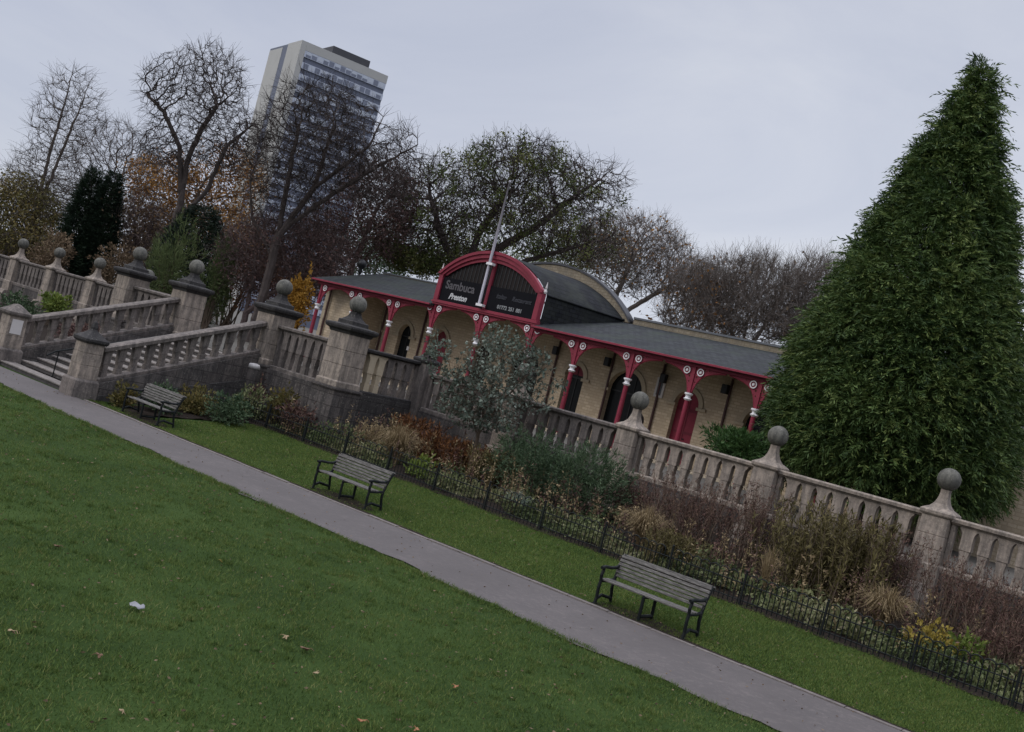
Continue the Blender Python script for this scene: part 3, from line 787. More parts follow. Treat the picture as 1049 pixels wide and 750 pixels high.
def make_pillar(mat, ballmat):
    t = thing('ball_pillar', '', 'pillar', group='ball topped pillars of the terrace balustrade')
    mb = MB(); g = .02
    mb.loft([(.75, .36, .36), (1.95, .36, .36), (1.98, .33, .33), (2.3, .32, .32), (2.3, .32-g, .32-g), (2.315, .32-g, .32-g), (2.315, .32, .32), (2.62, .315, .315), (2.62, .315-g, .315-g), (2.635, .315-g, .315-g), (2.635, .31, .31), (3.06, .305, .305)])
    mb.build('shaft', mat, t, bevel=.012)
    mb = MB(); mb.loft([(3.06, .33, .33), (3.1, .365, .365), (3.17, .37, .37), (3.21, .32, .32), (3.27, .22, .22), (3.36, .155, .155), (3.48, .115, .115), (3.62, .095, .095), (3.7, .1, .1)])
    mb.build('cap', mat, t, bevel=.01)
    mb = MB(); mb.lathe(sphere(.265, 3.945, 18), 28); mb.build('ball_finial', ballmat, t, True)
    mb = MB(); mb.loft([(.4, .4, .3), (.75, .38, .28), (.75, .4, .3), (1.15, .37, .24), (1.5, .34, .1)], 0, -.42); mb.build('buttress', mat, t, bevel=.012)
    return t
YW = 26.
PX = [-16.6, -12.28, -7.9, -3.6, -20.9]
pl = make_pillar('stone', 'ball')
PLAB = ['pale ball topped stone pillar on the terrace edge beside the big dark arched opening', 'ball topped stone pillar at the left foot of the tall cypress, juniper beside it',
        'nearest and largest ball topped stone pillar, at the right below the cypress branches', 'ball topped stone pillar at the far right end of the terrace balustrade', 'ball topped stone pillar hidden behind the grey green shrub']
for i, x in enumerate(PX):
    if i == 0: pl.location = (x, YW, 0); pl['label'] = PLAB[0]
    else: dup(pl, (x, YW, 0), 0, PLAB[i])
LX = [-46.75, -50.6, -54.4, -42.6]
LLAB = ['ball topped pillar on the far left balustrade, nearest the big twin pillar left of the steps', 'ball topped pillar in front of the dark double evergreen on the far left balustrade', 'ball topped pillar farthest left, under the bare poplar like tree', 'ball topped pillar of the far left balustrade, hidden behind the big pillar left of the steps']
for x, lab in zip(LX, LLAB): dup(pl, (x, YW, 0), 0, lab)
BG = 'balustrade runs along the terrace edge'
def run(x0, x1, label, nb, mat='stone', matb='stone', hw=.33):
    bal_section(label, BG, (x0+hw, YW, 0), 0, x1-x0-2*hw, 1.85, 3.13, nb, mat, matb)
run(-24.95, -20.9, 'dark stone balustrade run half hidden by the grey green shrub', 9, 'stone_grey', 'stone_grey')
run(-20.9, -16.6, 'balustrade run between the grey green shrub and the first pale ball pillar', 9, 'stone_grey', 'stone_grey')
run(-16.6, -12.28, 'balustrade run below the red arched door, with the juniper behind it', 9)
run(-12.28, -7.9, 'balustrade run under the trunk of the cypress', 9)
run(-7.9, -3.6, 'balustrade run at the right edge in front of the plain stone end wall', 9)
run(-3.6, 0.7, 'balustrade run right of the last ball pillar', 9)
run(-46.75, -42.6, 'balustrade run of the far left terrace next to the big left pillar', 9, 'stone_grey', 'stone_grey')
run(-50.6, -46.75, 'balustrade run of the far left terrace above the yellow green bush', 8, 'stone_grey', 'stone_grey')
run(-54.4, -50.6, 'balustrade run of the far left terrace behind the low left post', 8, 'stone_grey', 'stone_grey')
run(-58.4, -54.4, 'balustrade run at the left edge of the picture', 8, 'stone_grey', 'stone_grey')
def rwall(label, x0, x1, y0, y1, z0, z1, mat):
    o = tag(MB().box(x0, x1, y0, y1, z0, z1).build('retaining_wall', mat, bevel=.01), label, 'wall', 'retaining walls of the terrace')
    return o
rwall('grey ashlar retaining wall below the right hand balustrade behind the flower bed', -24.7, 4, YW-.2, YW+.14, .2, 1.848, 'ashlar')
rwall('grey ashlar retaining wall of the far left terrace behind the bushes', -70, -38.9, YW-.2, YW+.14, .2, 1.848, 'ashlar')
# the landing that stands forward at the head of the steps
YF = 22.8
def make_big_pillar():
    t = thing('big_ball_pillar', '', 'pillar', group='tall ball topped pillars round the landing')
    g = .022
    mb = MB(); mb.loft([(.25, .54, .54), (1.9, .54, .54), (1.97, .58, .58), (2.03, .57, .57), (2.04, .5, .5)]); mb.build('plinth', 'ashlar', t, bevel=.012)
    mb = MB(); mb.loft([(2.041, .5, .5), (2.2, .5, .5), (2.24, .46, .46), (2.72, .455, .455), (2.72, .455-g, .455-g), (2.735, .455-g, .455-g), (2.735, .455, .455), (3.18, .45, .45), (3.18, .45-g, .45-g), (3.195, .45-g, .45-g), (3.195, .45, .45), (3.72, .45, .45)])
    mb.build('shaft', 'stone', t, bevel=.012)
    mb = MB(); mb.loft([(3.70, .47, .47), (3.78, .5, .5), (3.82, .58, .58), (3.9, .61, .61), (3.96, .6, .6), (3.98, .5, .5), (4.0, .35, .35), (4.12, .34, .34), (4.14, .28, .28), (4.24, .18, .18), (4.34, .135, .135), (4.42, .125, .125)])
    mb.build('cap', 'stone_black', t, bevel=.012)
    mb = MB(); mb.lathe(sphere(.275, 4.66, 18), 28); mb.build('ball_finial', 'ball', t, True)
    return t
big = make_big_pillar(); big.location = (-25.45, YF, 0); big['label'] = 'big square pillar with black cornice and ball, right corner of the landing below the pavilion'
dup(big, (-29.2, YF, 0), 0, 'big ball topped pillar at the head of the steps on their right, left of the yellow shrub')
dup(big, (-34.4, YF, 0), 0, 'big ball topped pillar at the head of the steps on their left, below the rounded dark evergreen')
dup(big, (-38.3, YF, 0), 0, 'big ball topped pillar at the outer left corner of the landing, next to the far left balustrade')
LG = 'balustrade runs round the landing'
bal_section('balustrade between the two big pillars right of the steps', LG, (-28.74, YF, 0), 0, 2.83, 1.95, 3.42, 7, 'stone_grey', 'stone_grey')
bal_section('balustrade between the two big pillars left of the steps', LG, (-37.84, YF, 0), 0, 2.98, 1.95, 3.42, 7, 'stone_grey', 'stone_grey')
bal_section('dark return balustrade behind the big corner pillar, some balusters newer and yellowish', LG, (-25.2, YF+.46, 0), PI/2, 2.5, 1.95, 3.42, 6, 'stone_black', 'stone_grey')
for o in [o for o in COL.objects if o.type == 'EMPTY' and o.get('label', '').startswith('dark return')]:
    bs = [c for c in o.children if c.name.startswith('baluster')]
    for c in bs[1:3]:
        c.data.materials.clear(); c.data.materials.append(M['pav_trim']); c['label'] = 'newer yellowish baluster'
bal_section('return balustrade on the hidden left side of the landing', LG, (-38.55, YF+.46, 0), PI/2, 2.5, 1.95, 3.42, 6, 'stone_grey', 'stone_grey')
def small_pier(x, label):
    t = thing('stone_pier', label, 'pier', (x, YW, 0))
    MB().loft([(.3, .3, .3), (3.4, .27, .27)]).build('shaft', 'stone_grey', t, bevel=.012)
    MB().loft([(3.4, .31, .31), (3.47, .34, .34), (3.53, .33, .33), (3.58, .2, .2), (3.7, .12, .12)]).build('cap', 'stone_black', t, bevel=.012)
small_pier(-25.05, 'dark stone pier where the return balustrade meets the long terrace balustrade')
small_pier(-38.75, 'stone pier at the back left corner of the landing')
rwall('dark sooty wall of the landing below the pillars right of the steps', -28.7, -25.9, YF-.3, YF+.14, .1, 1.948, 'ashlar')
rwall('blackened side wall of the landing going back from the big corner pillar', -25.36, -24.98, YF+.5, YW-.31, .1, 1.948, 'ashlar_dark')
rwall('wall of the landing below the pillars left of the steps', -37.8, -34.9, YF-.3, YF+.14, .1, 1.948, 'ashlar')
rwall('side wall on the left of the landing', -38.72, -38.36, YF+.5, YW-.31, .1, 1.948, 'ashlar')

# steps
st = thing('stone_steps', 'broad flight of worn stone steps climbing from the path to the terrace', 'steps', (-31.8, 16.6, 0))
NS = 13; rise = 2.0/NS; going = (YF-.2-16.6)/NS; rg = random.Random(4)
for i in range(NS):
    hw = 1.98 if i else 2.6
    y0 = i*going-(.12 if i == 0 else 0); mb = MB()
    mb.box(-hw, hw, y0, (i+1)*going+.35 if i < NS-1 else going*NS+.6, i*rise if i else -.05, (i+1)*rise-.05)
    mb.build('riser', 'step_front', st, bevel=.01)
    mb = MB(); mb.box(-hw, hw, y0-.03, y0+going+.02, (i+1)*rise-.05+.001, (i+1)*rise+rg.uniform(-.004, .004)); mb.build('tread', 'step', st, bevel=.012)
def flank(x, label):
    """sloping balustrade at the side of the steps"""
    t = thing('stair_balustrade', label, 'balustrade', (x, 16.95, 0), group='sloping balustrades of the steps')
    Y1 = YF-.46-16.95; sl = 1.86/Y1
    def bar(zs, h, hw):
        mb = MB(); v = []
        for y in (0, Y1):
            z = zs+sl*y
            v += [(-hw, y, z), (hw, y, z), (hw*1.05, y, z+h*.75), (hw*.7, y, z+h), (-hw*.7, y, z+h), (-hw*1.05, y, z+h*.75)]
        n = 6; mb.add(v, [(i, (i+1) % n, n+(i+1) % n, n+i) for i in range(n)]+[tuple(range(n))[::-1], tuple(range(n, 2*n))]); return mb
    bar(1.42, .15, .2).build('coping', 'stone_grey', t); bar(.5, .12, .2).build('bottom_rail', 'stone_grey', t)
    # wall under the balusters
    mb = MB(); hw = .3
    v = [(-hw, -.0, -.1), (hw, 0, -.1), (hw, 0, .49), (-hw, 0, .49), (-hw, Y1, -.1), (hw, Y1, -.1), (hw, Y1, .49+sl*Y1), (-hw, Y1, .49+sl*Y1)]
    mb.add(v, [(0, 1, 2, 3), (5, 4, 7, 6), (0, 4, 5, 1), (1, 5, 6, 2), (2, 6, 7, 3), (3, 7, 4, 0)]); mb.build('plinth_wall', 'ashlar', t)
    mb = MB(); hw = .38
    v = [(-hw, -.03, -.1), (hw, -.03, -.1), (hw, -.03, .12), (-hw, -.03, .12), (-hw, Y1, -.1), (hw, Y1, -.1), (hw, Y1, .12+sl*Y1*.75), (-hw, Y1, .12+sl*Y1*.75)]
    mb.add(v, [(0, 1, 2, 3), (5, 4, 7, 6), (0, 4, 5, 1), (1, 5, 6, 2), (2, 6, 7, 3), (3, 7, 4, 0)]); mb.build('footing', 'ashlar_dark', t)
    nb = 12
    for i in range(nb):
        y = (i+.5)*Y1/nb; b = baluster_bm(.82, .1, Y1/nb, 0, 0)
        v = [(yy, xx, z) for xx, yy, z in b.v]; b.v = [(a, c+y, z+.61+sl*(c+y)) for a, c, z in v]
        b.build('baluster', 'stone_grey', t)
    mb = MB(); mb.lathe([(.24, -.1), (.24, 1.93), (.215, 1.98), (.05, 2.0)], 18, .3 if x > -31 else -.3, Y1-.15); mb.build('drum', 'ashlar', t, True)
    mb = MB(); mb.lathe([(.243, 1.84), (.245, 1.94), (.217, 1.985), (.05, 2.006)], 18, .3 if x > -31 else -.3, Y1-.15); mb.build('white_droppings', 'offwhite', t, True)
flank(-29.2, 'right hand sloping balustrade of the steps, with chunky balusters over a plain wall')
flank(-34.4, 'left hand sloping balustrade of the steps, seen across the flight')
def post(x, y, label, spike, notice):
    t = thing('gate_post', label, 'post', (x, y, 0), group='squat posts at the foot of the steps'); g = .012
    MB().loft([(-.1, .39, .39), (.5, .38, .38), (.56, .33, .33)]).build('base', 'stone_grey', t, bevel=.02)
    MB().loft([(.56, .3, .3), (.95, .3, .3), (.95, .3-g, .3-g), (.965, .3-g, .3-g), (.965, .3, .3), (1.3, .295, .295), (1.3, .295-g, .295-g), (1.315, .295-g, .295-g), (1.315, .295, .295), (1.6, .29, .29)]).build('shaft', 'stone', t, bevel=.012)
    c = [(1.6, .33, .33), (1.66, .37, .37), (1.73, .37, .37), (1.78, .3, .3), (1.86, .2, .2), (1.95, .1, .1)]
    c += [(2.0, .07, .07), (2.06, .08, .08), (2.2, .05, .05), (2.24, .02, .02)] if spike else [(1.98, .03, .03)]
    MB().loft(c).build('cap', 'stone_black' if spike else 'stone_grey', t, bevel=.01)
    if notice: MB().box(.297, .312, -.2, .16, 1.03, 1.5).build('notice_plate', 'offwhite', t)
post(-29.15, 16.55, 'squat stone post with a small spike, right of the foot of the steps', True, False)
post(-34.35, 16.75, 'squat stone post with pyramid cap and pale notice plate, left of the steps', False, True)
hr = thing('handrail', 'thin dark metal handrail running up the middle of the stone steps', 'handrail', (-31.6, 16.9, 0))
sl = rise/going; mb = MB(); mb.tube([(0, -.25, .78), (0, 0, .95), (0, 6.0, .95+6.0*sl), (0, 6.5, .95+6.0*sl)], .026, 8); mb.build('rail', 'iron', hr)
for k in range(5): MB().tube([(0, .1+k*1.45, .1+k*1.45*sl), (0, .1+k*1.45, .95+(.1+k*1.45)*sl)], .022, 6).build('rail_post', 'iron', hr)

# ================================================================== PAVILION
pv = thing('park_pavilion', 'long low buff stone park pavilion with red iron verandah and arched black sign', 'pavilion', (-29.4, 33, 2.0))
O = np.array([-29.4, 33, 2.0])
def loc(me):
    me.transform(Matrix.Translation((-O[0], -O[1], -O[2]))); return me
def part(mb, name, mat, parent=None, smooth=False, bevel=0):
    mb.v = [(x-O[0], y-O[1], z-O[2]) for x, y, z in mb.v]
    return mb.build(name, mat, parent or pv, smooth, bevel)
def pplate(loops, y0, th, name, mat, parent=None, bevel=0):
    return link(name, loc(plate(loops, y0, th)), mat, parent or pv)
WY = 35.5
ops = [  # centre x, width, springing z, kind
    (-20.62, 1.05, 4.28, 'red'), (-23.45, 1.62, 4.2, 'dark'), (-25.98, .95, 4.3, 'fan'), (-17.6, 1.2, 4.15, 'win'), (-14.9, 1.0, 4.28, 'red'),
    (-36.0, .85, 4.25, 'point'), (-33.75, .95, 4.3, 'redp'), (-31.1, .95, 4.25, 'win'), (-28.6, 1.5, 4.2, 'dark'), (-38.2, .8, 4.25, 'win')]
holes = []
for cx, w, zs_, k in ops: holes.append(arch(cx, w, 2.02 if k != 'win' else 2.9, zs_, w/2*(1.25 if k in ('point', 'redp') else 1), pointed=k in ('point', 'redp')))
wall = pplate([[(-39.9, 2), (-11, 2), (-11, 6.3), (-39.9, 6.3)]]+holes, WY, .4, 'wall', 'pav_wall')
part(MB().box(-39.85, -39.45, WY+.41, 42.9, 2, 6.4), 'end_wall', 'pav_wall')
part(MB().box(-39.4, -6.1, 42.5, 42.9, 2, 6.4), 'back_wall', 'pav_wall')
for cx, w, zs_, k in ops:
    pt = k in ('point', 'redp'); ri = w/2*(1.25 if pt else 1); z0 = 2.0 if k != 'win' else 2.85
    out = arch(cx, w+.36, zs_, zs_+.001, ri+.18, pointed=pt); inn = arch(cx, w-.004, zs_, zs_+.001, ri-.002, pointed=pt)
    pplate([out[1:-1]+inn[1:-1][::-1]], WY-.06, .14, 'arch_surround', 'pav_trim')
    for s in (-1, 1):
        part(MB().box(cx+s*(w/2+.13)-.2, cx+s*(w/2+.13)+.2, WY-.09, WY+.02, zs_-.12, zs_-.003), 'impost', 'pav_trim', bevel=.01)
    name, mat = {'red': ('door', 'red'), 'dark': ('entrance', 'glass'), 'fan': ('door', 'glass'), 'win': ('window', 'glass'), 'point': ('window', 'glass'), 'redp': ('door', 'red')}[k]
    d = pplate([arch(cx, w-.01, z0+.02, zs_, ri-.005, pointed=pt)], WY+.22, .06, name, mat)
    if k == 'red':
        part(MB().box(cx-.012, cx+.012, WY+.2, WY+.219, 2.03, zs_+ri*.95), 'door_joint', 'red_dark', d)
        for zz in (2.3, 3.2, 4.05): part(MB().box(cx-w/2+.08, cx+w/2-.08, WY+.195, WY+.219, zz, zz+.1), 'door_rail', 'red_dark', d)
        part(MB().tube([(cx+.08, WY+.16, 3.0), (cx+.08, WY+.21, 3.0)], .03, 8), 'handle', 'black', d)
    if k in ('fan', 'redp'):
        pplate([arch(cx, w-.06, zs_+.08, zs_+.1, ri-.12, pointed=pt)], WY+.19, .028, 'fanlight_panel', 'red_dark', d)
    if k in ('dark', 'win', 'point', 'fan'):
        mb = MB()
        for xx in ((-.33, .33) if k == 'dark' else (0,)): mb.box(cx+xx*w/2-.02 if k == 'dark' else cx-.02, cx+xx*w/2+.02 if k == 'dark' else cx+.02, WY+.19, WY+.219, z0+.03, zs_+ri*.8)
        mb.box(cx-w/2+.02, cx+w/2-.02, WY+.185, WY+.218, zs_-.06, zs_)
        part(mb, 'frame', 'black', d)
    if k == 'win': part(MB().box(cx-w/2-.15, cx+w/2+.15, WY-.1, WY+.1, 2.74, 2.898), 'sill', 'pav_trim', d, bevel=.01)
part(MB().box(-37.5, -11.05, WY-.035, WY-.002, 3.88, 3.97), 'string_course', 'pav_trim') if False else None
# projecting end blocks
mb = MB(); mb.box(-39.95, -37.75, 33.7, WY-.02, 2, 5.72); part(mb, 'end_block', 'pav_wall', bevel=.01)
for xx in (-39.97, -37.97):
    mb = MB()
    for i in range(9):
        w = .3 if i % 2 else .2; x0 = xx if xx < -39 else xx+.24-w; mb.box(x0, x0+w, 33.675, 33.9, 2.02+i*.41, 2.415+i*.41)
    part(mb, 'quoin', 'pav_trim', bevel=.003)
mb = MB(); mb.box(-10.95, -6, 33.4, 40, 2, 5.6); part(mb, 'end_block', 'pav_wall', bevel=.01)
d = part(MB().box(-6.35, -6.0+.02, 33.37, 33.42, 2.6, 4.1), 'window', 'pav_trim'); part(MB().box(-6.28, -6.0+.03, 33.355, 33.369, 2.68, 4.02), 'pane', 'lead', d)
mb = MB(); mb.box(-11.1, -5.8, 33.15, 40.2, 5.6, 5.76); part(mb, 'eaves_board', 'lead')
# verandah floor
part(MB().box(-40.2, -11, 32.7, WY-.01, 1.9, 2.06), 'verandah_floor', 'pav_trim')
# ironwork
CX = [-39.55, -37.1, -34.6, -32.1, -29.4, -26.66, -24.35, -21.8, -19.2, -16.6, -14.0, -11.5]
YC = 33.
def column(x, up, zb):
    t = part(MB().lathe([(.12, 2.05), (.12, 2.3), (.095, 2.36), (.085, 4.38), (.09, 4.42)], 12, x, YC), 'column', 'red', None, False)
    part(MB().lathe([(.09, 4.4+up), (.15, 4.46+up), (.1, 4.5+up), (.09, 4.56+up), (.15, 4.62+up), (.15, 4.67+up), (.07, 4.68+up)], 12, x, YC), 'capital', 'white', t)
    part(MB().box(x-.055, x+.055, YC-.06, YC+.06, 4.66+up, zb-.002), 'upper_shaft', 'red', t)
    for s in (-1, 1):
        if (x == CX[0] and s < 0): continue
        z0 = 4.7+up; H = zb-z0
        bx = [(0, .075), (.22, .13), (.45, .21), (.63, .32), (.76, .48), (.86, .7), (.925, .95), (.965, 1.24)]
        lp = [(x+s*.058, z0)]+[(x+s*q, z0+H*f) for f, q in bx]+[(x+s*1.24, zb-.003), (x+s*.058, zb-.003)]
        holes = []
        for q, f, rr in ((.15, .62, .035), (.12, .42, .025), (.42, .93, .03), (.58, .955, .022)):
            holes.append([(x+s*q+rr*math.cos(a*PI/4), z0+H*f+rr*math.sin(a*PI/4)) for a in range(8)])
        pplate([lp]+holes, YC-.018, .036, 'bracket', 'red', t)
        mb = MB(); mb.tube([(x+s*q, YC, z0+H*f) for f, q in bx], .028, 6); part(mb, 'bracket_rib', 'red', t)
        zc = z0+H*.83; xc = x+s*.275
        mb = MB()
        for sy in (-1, 1):
            n = 18; yy = YC+sy*.05
            v = []; 
            for rr, dy in ((.135, 0), (.135, .02), (.1, .02), (.095, .005), (.05, .005), (.045, .025), (.002, .03)):
                v += [(xc+rr*math.cos(2*PI*k/n), yy+sy*dy, zc+rr*math.sin(2*PI*k/n)) for k in range(n)]
            f = [(i*n+k, i*n+(k+1) % n, i*n+n+(k+1) % n, i*n+n+k) for i in range(6) for k in range(n)]; mb.add(v, f)
        part(mb, 'rosette', 'white', t)
        mb = MB(); n = 14; v = []
        for rr, dy in ((.092, -.062), (.056, -.062)): v += [(xc+rr*math.cos(2*PI*k/n), YC+dy, zc+rr*math.sin(2*PI*k/n)) for k in range(n)]
        mb.add(v, [(k, (k+1) % n, n+(k+1) % n, n+k) for k in range(n)]); part(mb, 'rosette_ring', 'red_dark', t)
for x in CX:
    p = x in (-32.1, -29.4, -26.66); column(x, .12 if p else 0, 5.82 if p else 5.6)
def beam(x0, x1, z0, z1, y0=YC-.09, y1=YC+.09, name='verandah_beam', mat='red', b=.01): return part(MB().box(x0, x1, y0, y1, z0, z1), name, mat, bevel=b)
beam(-39.85, -32.2, 5.6, 5.72); beam(-26.56, -11.1, 5.6, 5.72)
beam(-40.05, -32.2, 5.722, 5.8, 32.66, 32.76, 'gutter', 'red'); beam(-26.56, -11.1, 5.722, 5.8, 32.66, 32.76, 'gutter', 'red')
# soffit and slates of the two wings
def wing(x0, x1, zr, yb, hip):
    ze, ye = 5.79, 32.72
    def sl(y): return ze+(zr-ze)*(y-ye)/(yb-ye)
    mb = MB()
    v = [(x0, ye, ze), (x1, ye, ze), (x1, yb, zr), (x0, yb, zr)]
    mb.add(v+[(a, b, c-.09) for a, b, c in v], [(0, 1, 2, 3), (7, 6, 5, 4), (0, 4, 5, 1), (1, 5, 6, 2), (2, 6, 7, 3), (3, 7, 4, 0)])
    return part(mb, 'roof', 'slate')
rL = wing(-40.15, -32.16, 6.98, 37., True); rR = wing(-26.6, -10.96, 6.98, 37., False)
mb = MB(); mb.box(-40.1, -33.9, 37.02, 37.32, 6.2, 7.02); part(mb, 'parapet', 'pav_top'); mb = MB(); mb.box(-40.15, -33.9, 36.98, 37.37, 7.02, 7.08); part(mb, 'coping', 'lead')
mb = MB(); mb.box(-24.9, -11, 37.02, 37.32, 6.2, 7.2); part(mb, 'parapet', 'pav_top'); mb = MB(); mb.box(-24.9, -10.9, 36.98, 37.37, 7.2, 7.28); part(mb, 'coping', 'lead')
part(MB().add([(-40.1, 32.8, 5.72), (-40.1, 36.95, 5.72), (-40.1, 36.95, 6.88), (-39.98, 32.8, 5.72), (-39.98, 36.95, 5.72), (-39.98, 36.95, 6.88)], [(0, 1, 2), (5, 4, 3), (0, 2, 5, 3), (0, 3, 4, 1), (1, 4, 5, 2)]), 'gable_board', 'red_dark')
mb = MB(); mb.lathe([(.05, 6.6), (.12, 6.75), (.08, 6.85), (.2, 6.98), (.24, 7.1), (.2, 7.25), (.03, 7.34)], 14, -40.0, 35.4); part(mb, 'ridge_finial', 'black', None, True)
# verandah ceiling
part(MB().box(-39.9, -11.05, 32.9, WY-.012, 5.725, 5.76), 'ceiling', 'timber') if False else None
# portal
def arcp(hw, zf, zc, n=22, cx=-29.4):
    rise = zc-zf; Rr = (hw*hw+rise*rise)/(2*rise); zz = zc-Rr; a0 = math.asin(hw/Rr)
    if rise > hw: a0 = PI-a0
    return [(cx+Rr*math.sin(-a0+2*a0*i/n), zz+Rr*math.cos(-a0+2*a0*i/n)) for i in range(n+1)]
beam(-32.25, -26.5, 5.82, 6.02, YC-.13, YC+.13, 'portal_beam', 'red')
part(MB().box(-32.3, -26.45, YC-.17, YC-.1305, 5.9, 5.97), 'portal_moulding', 'red')
for x in (-32.13, -26.67): part(MB().box(x-.12, x+.12, YC-.13, YC+.13, 6.022, 7.12), 'portal_leg', 'red', bevel=.01)
for x in (-32.13, -26.67): part(MB().lathe([(.05, 7.12), (.07, 7.2), (.03, 7.3), (.045, 7.36), (.004, 7.6)], 10, x+(.14 if x > -30 else -.14), YC), 'spike_finial', 'offwhite')
o1 = arcp(2.85, 7.1, 8.36); i1 = arcp(2.6, 7.1, 8.13)
pplate([o1+i1[::-1]], YC-.14, .28, 'portal_arch', 'red')
o2 = arcp(2.9, 7.13, 8.42); i2 = arcp(2.74, 7.13, 8.3); pplate([o2+i2[::-1]], YC-.2, .07, 'arch_moulding', 'red')
i3 = arcp(2.61, 7.1, 8.14); i4 = arcp(2.46, 7.1, 7.98); pplate([i3+i4[::-1]], YC-.07, .05, 'inner_moulding', 'red')
for k in range(14):
    pass
tb = pplate([[(-32.02, 6.02), (-26.78, 6.02), (-26.78, 7.05)]+arcp(2.6, 7.1, 8.13)[::-1]+[(-32.02, 7.05)]], YC+.03, .05, 'board_infill', 'timber')
mb = MB()
for k in range(1, 27):
    x = -32.0+k*.2; zt = 8.13-.17*(x+29.4)**2; mb.box(x-.022, x+.022, YC+.012, YC+.029, 6.9, zt-.03)
part(mb, 'batten', 'black', tb)
part(MB().box(-29.48, -29.32, YC-.06, YC+.02, 6.022, 8.05), 'mullion', 'red')
for x0, x1 in ((-32.0, -29.49), (-29.31, -26.8)): 
    sb = part(MB().box(x0, x1, YC-.055, YC-.005, 6.03, 7.02), 'sign_board', 'sign')
def text(t, size, x, z, mat, shear=0, bold=0, sx=1.):
    me = textmesh(t, size, shear, bold, sx); me.transform(Matrix.Translation((x, YC-.064, z))); link('lettering', loc(me), mat, pv)
text('Sambuca', .5, -30.95, 6.72, 'letter_grey', 0, .012, .95)
text('Preston', .34, -30.95, 6.27, 'letter_white', .35, .012, .95)
text('Italian', .27, -28.62, 6.66, 'letter_faint', .3, .003, .85); text('Restaurant', .27, -27.55, 6.66, 'letter_faint', .3, .003, .85)
for w_, x_ in (('01772', -28.45), ('251', -27.95), ('881', -27.55)): text(w_, .21, x_, 6.24, 'letter_pale', 0, .008)
# barrel roof behind the portal, flaring to the stone gable
mb = MB(); n = 26; rows = 9; v = []
for j in range(rows):
    f = j/(rows-1); y = 33.15+f*(37.0-33.15); hw = 2.86+(4.05-2.86)*f; zf = 7.1-.03*f; zc = 8.4+.08*f
    v += [(a, y, b) for a, b in arcp(hw, zf, zc, n)]
f = [(j*(n+1)+i, j*(n+1)+i+1, (j+1)*(n+1)+i+1, (j+1)*(n+1)+i) for j in range(rows-1) for i in range(n)]
mb.add(v, f); part(mb, 'barrel_roof', 'slate_dark', None, True)
for s in (-1, 1):
    mb = MB(); v = []
    for j in range(rows):
        f = j/(rows-1); y = 33.15+f*(37.0-33.15); hw = 2.855+(4.04-2.855)*f; x = -29.4+s*hw; z0 = 5.8+1.19*(y-32.72)/4.28-.1
        v += [(x, y, min(z0, 7.0)), (x, y, 7.11-.03*f)]
    mb.add(v, [(2*j, 2*j+1, 2*j+3, 2*j+2) for j in range(rows-1)]); part(mb, 'barrel_cheek', 'slate_dark')
    mb = MB(); mb.tube([(-29.4+s*(2.88+1.19*j/8), 33.15+j/8*3.85, 7.1-.03*j/8) for j in range(9)], .045, 6); part(mb, 'lead_roll', 'slate_dark')
pplate([arcp(4.35, 7.0, 8.86)+arcp(3.9, 7.0, 8.3)[::-1]], 36.98, .36, 'stone_gable', 'pav_top')
pplate([arcp(4.42, 7.02, 8.96)+arcp(4.34, 7.02, 8.87)[::-1]], 36.93, .46, 'gable_coping', 'twr_roof')
# pipes, lamps, notice
def pipe(x, y=WY-.06, top=5.6): part(MB().tube([(x, y, 2.06), (x, y, top)], .05, 8), 'drainpipe', 'pipe')
for px_, py_ in ((575, 352), (631, 363), (680, 383), (748, 404), (724-8, 404+0)):
    if px_ == 716: continue
    pipe(aty(px_, py_, WY)[0])
pipe(-39.6, 33.62); pipe(-34.9); pipe(-37.55)
for px_, py_ in ((569.6, 358.5), (622.5, 370), (743, 398), (680, 387)):
    q = aty(px_, py_, WY-.2); t = part(MB().box(q[0]-.12, q[0]+.12, q[1]-.1, q[1]+.1, q[2]-.2, q[2]+.15), 'wall_lamp', 'black', bevel=.02)
    part(MB().box(q[0]-.03, q[0]+.03, q[1]+.1, WY-.003, q[2]-.03, q[2]+.03), 'lamp_arm', 'black', t)
q = aty(676, 397, WY-.05); nb = part(MB().box(q[0]-.2, q[0]+.2, WY-.06, WY-.004, q[2]-.38, q[2]+.38), 'notice_board', 'offwhite', bevel=.01)
part(MB().box(q[0]-.1, q[0]+.1, WY-.075, WY-.061, q[2]-.3, q[2]+.3), 'notice', 'lead', nb)
q = aty(418, 357, WY); part(MB().box(q[0]-.07, q[0]+.07, WY-.03, WY-.003, q[2]-.09, q[2]+.09), 'small_notice', 'white')
# flagpole strapped to the portal
fp = thing('flagpole', 'pale slanting flagpole strapped to the front of the portal arch above the sign', 'flagpole', (-29.5, 32.72, 6.1))
MB().tube([(0, 0, 0), (.0, 0, 2.6), (-.05, 0, 5.15)], [.065, .06, .03], 10).build('pole', 'pole', fp, True)
MB().lathe([(.02, 5.15), (.05, 5.19), (.05, 5.23), (.01, 5.28)], 10, -.05).build('truck', 'pole', fp)
MB().box(-.1, .24, -.09, .12, .0, .1).build('bracket', 'white', fp); MB().box(-.1, .22, -.09, .13, 1.72, 1.82).build('bracket', 'white', fp)
# bin on the terrace
q = aty(650, 437, 31.5)
bn = thing('litter_bin', 'slim black bin with a white label between the ball pillar and the red door', 'bin', (q[0], 31.5, 2.0)); zt = q[2]-2+.5
MB().loft([(0, .18, .18), (zt-.25, .2, .2), (zt-.12, .17, .17), (zt, .1, .1)]).build('body', 'black', bn, bevel=.02)
MB().box(-.13, .13, -.215, -.203, zt-.75, zt-.33).build('label', 'white', bn)

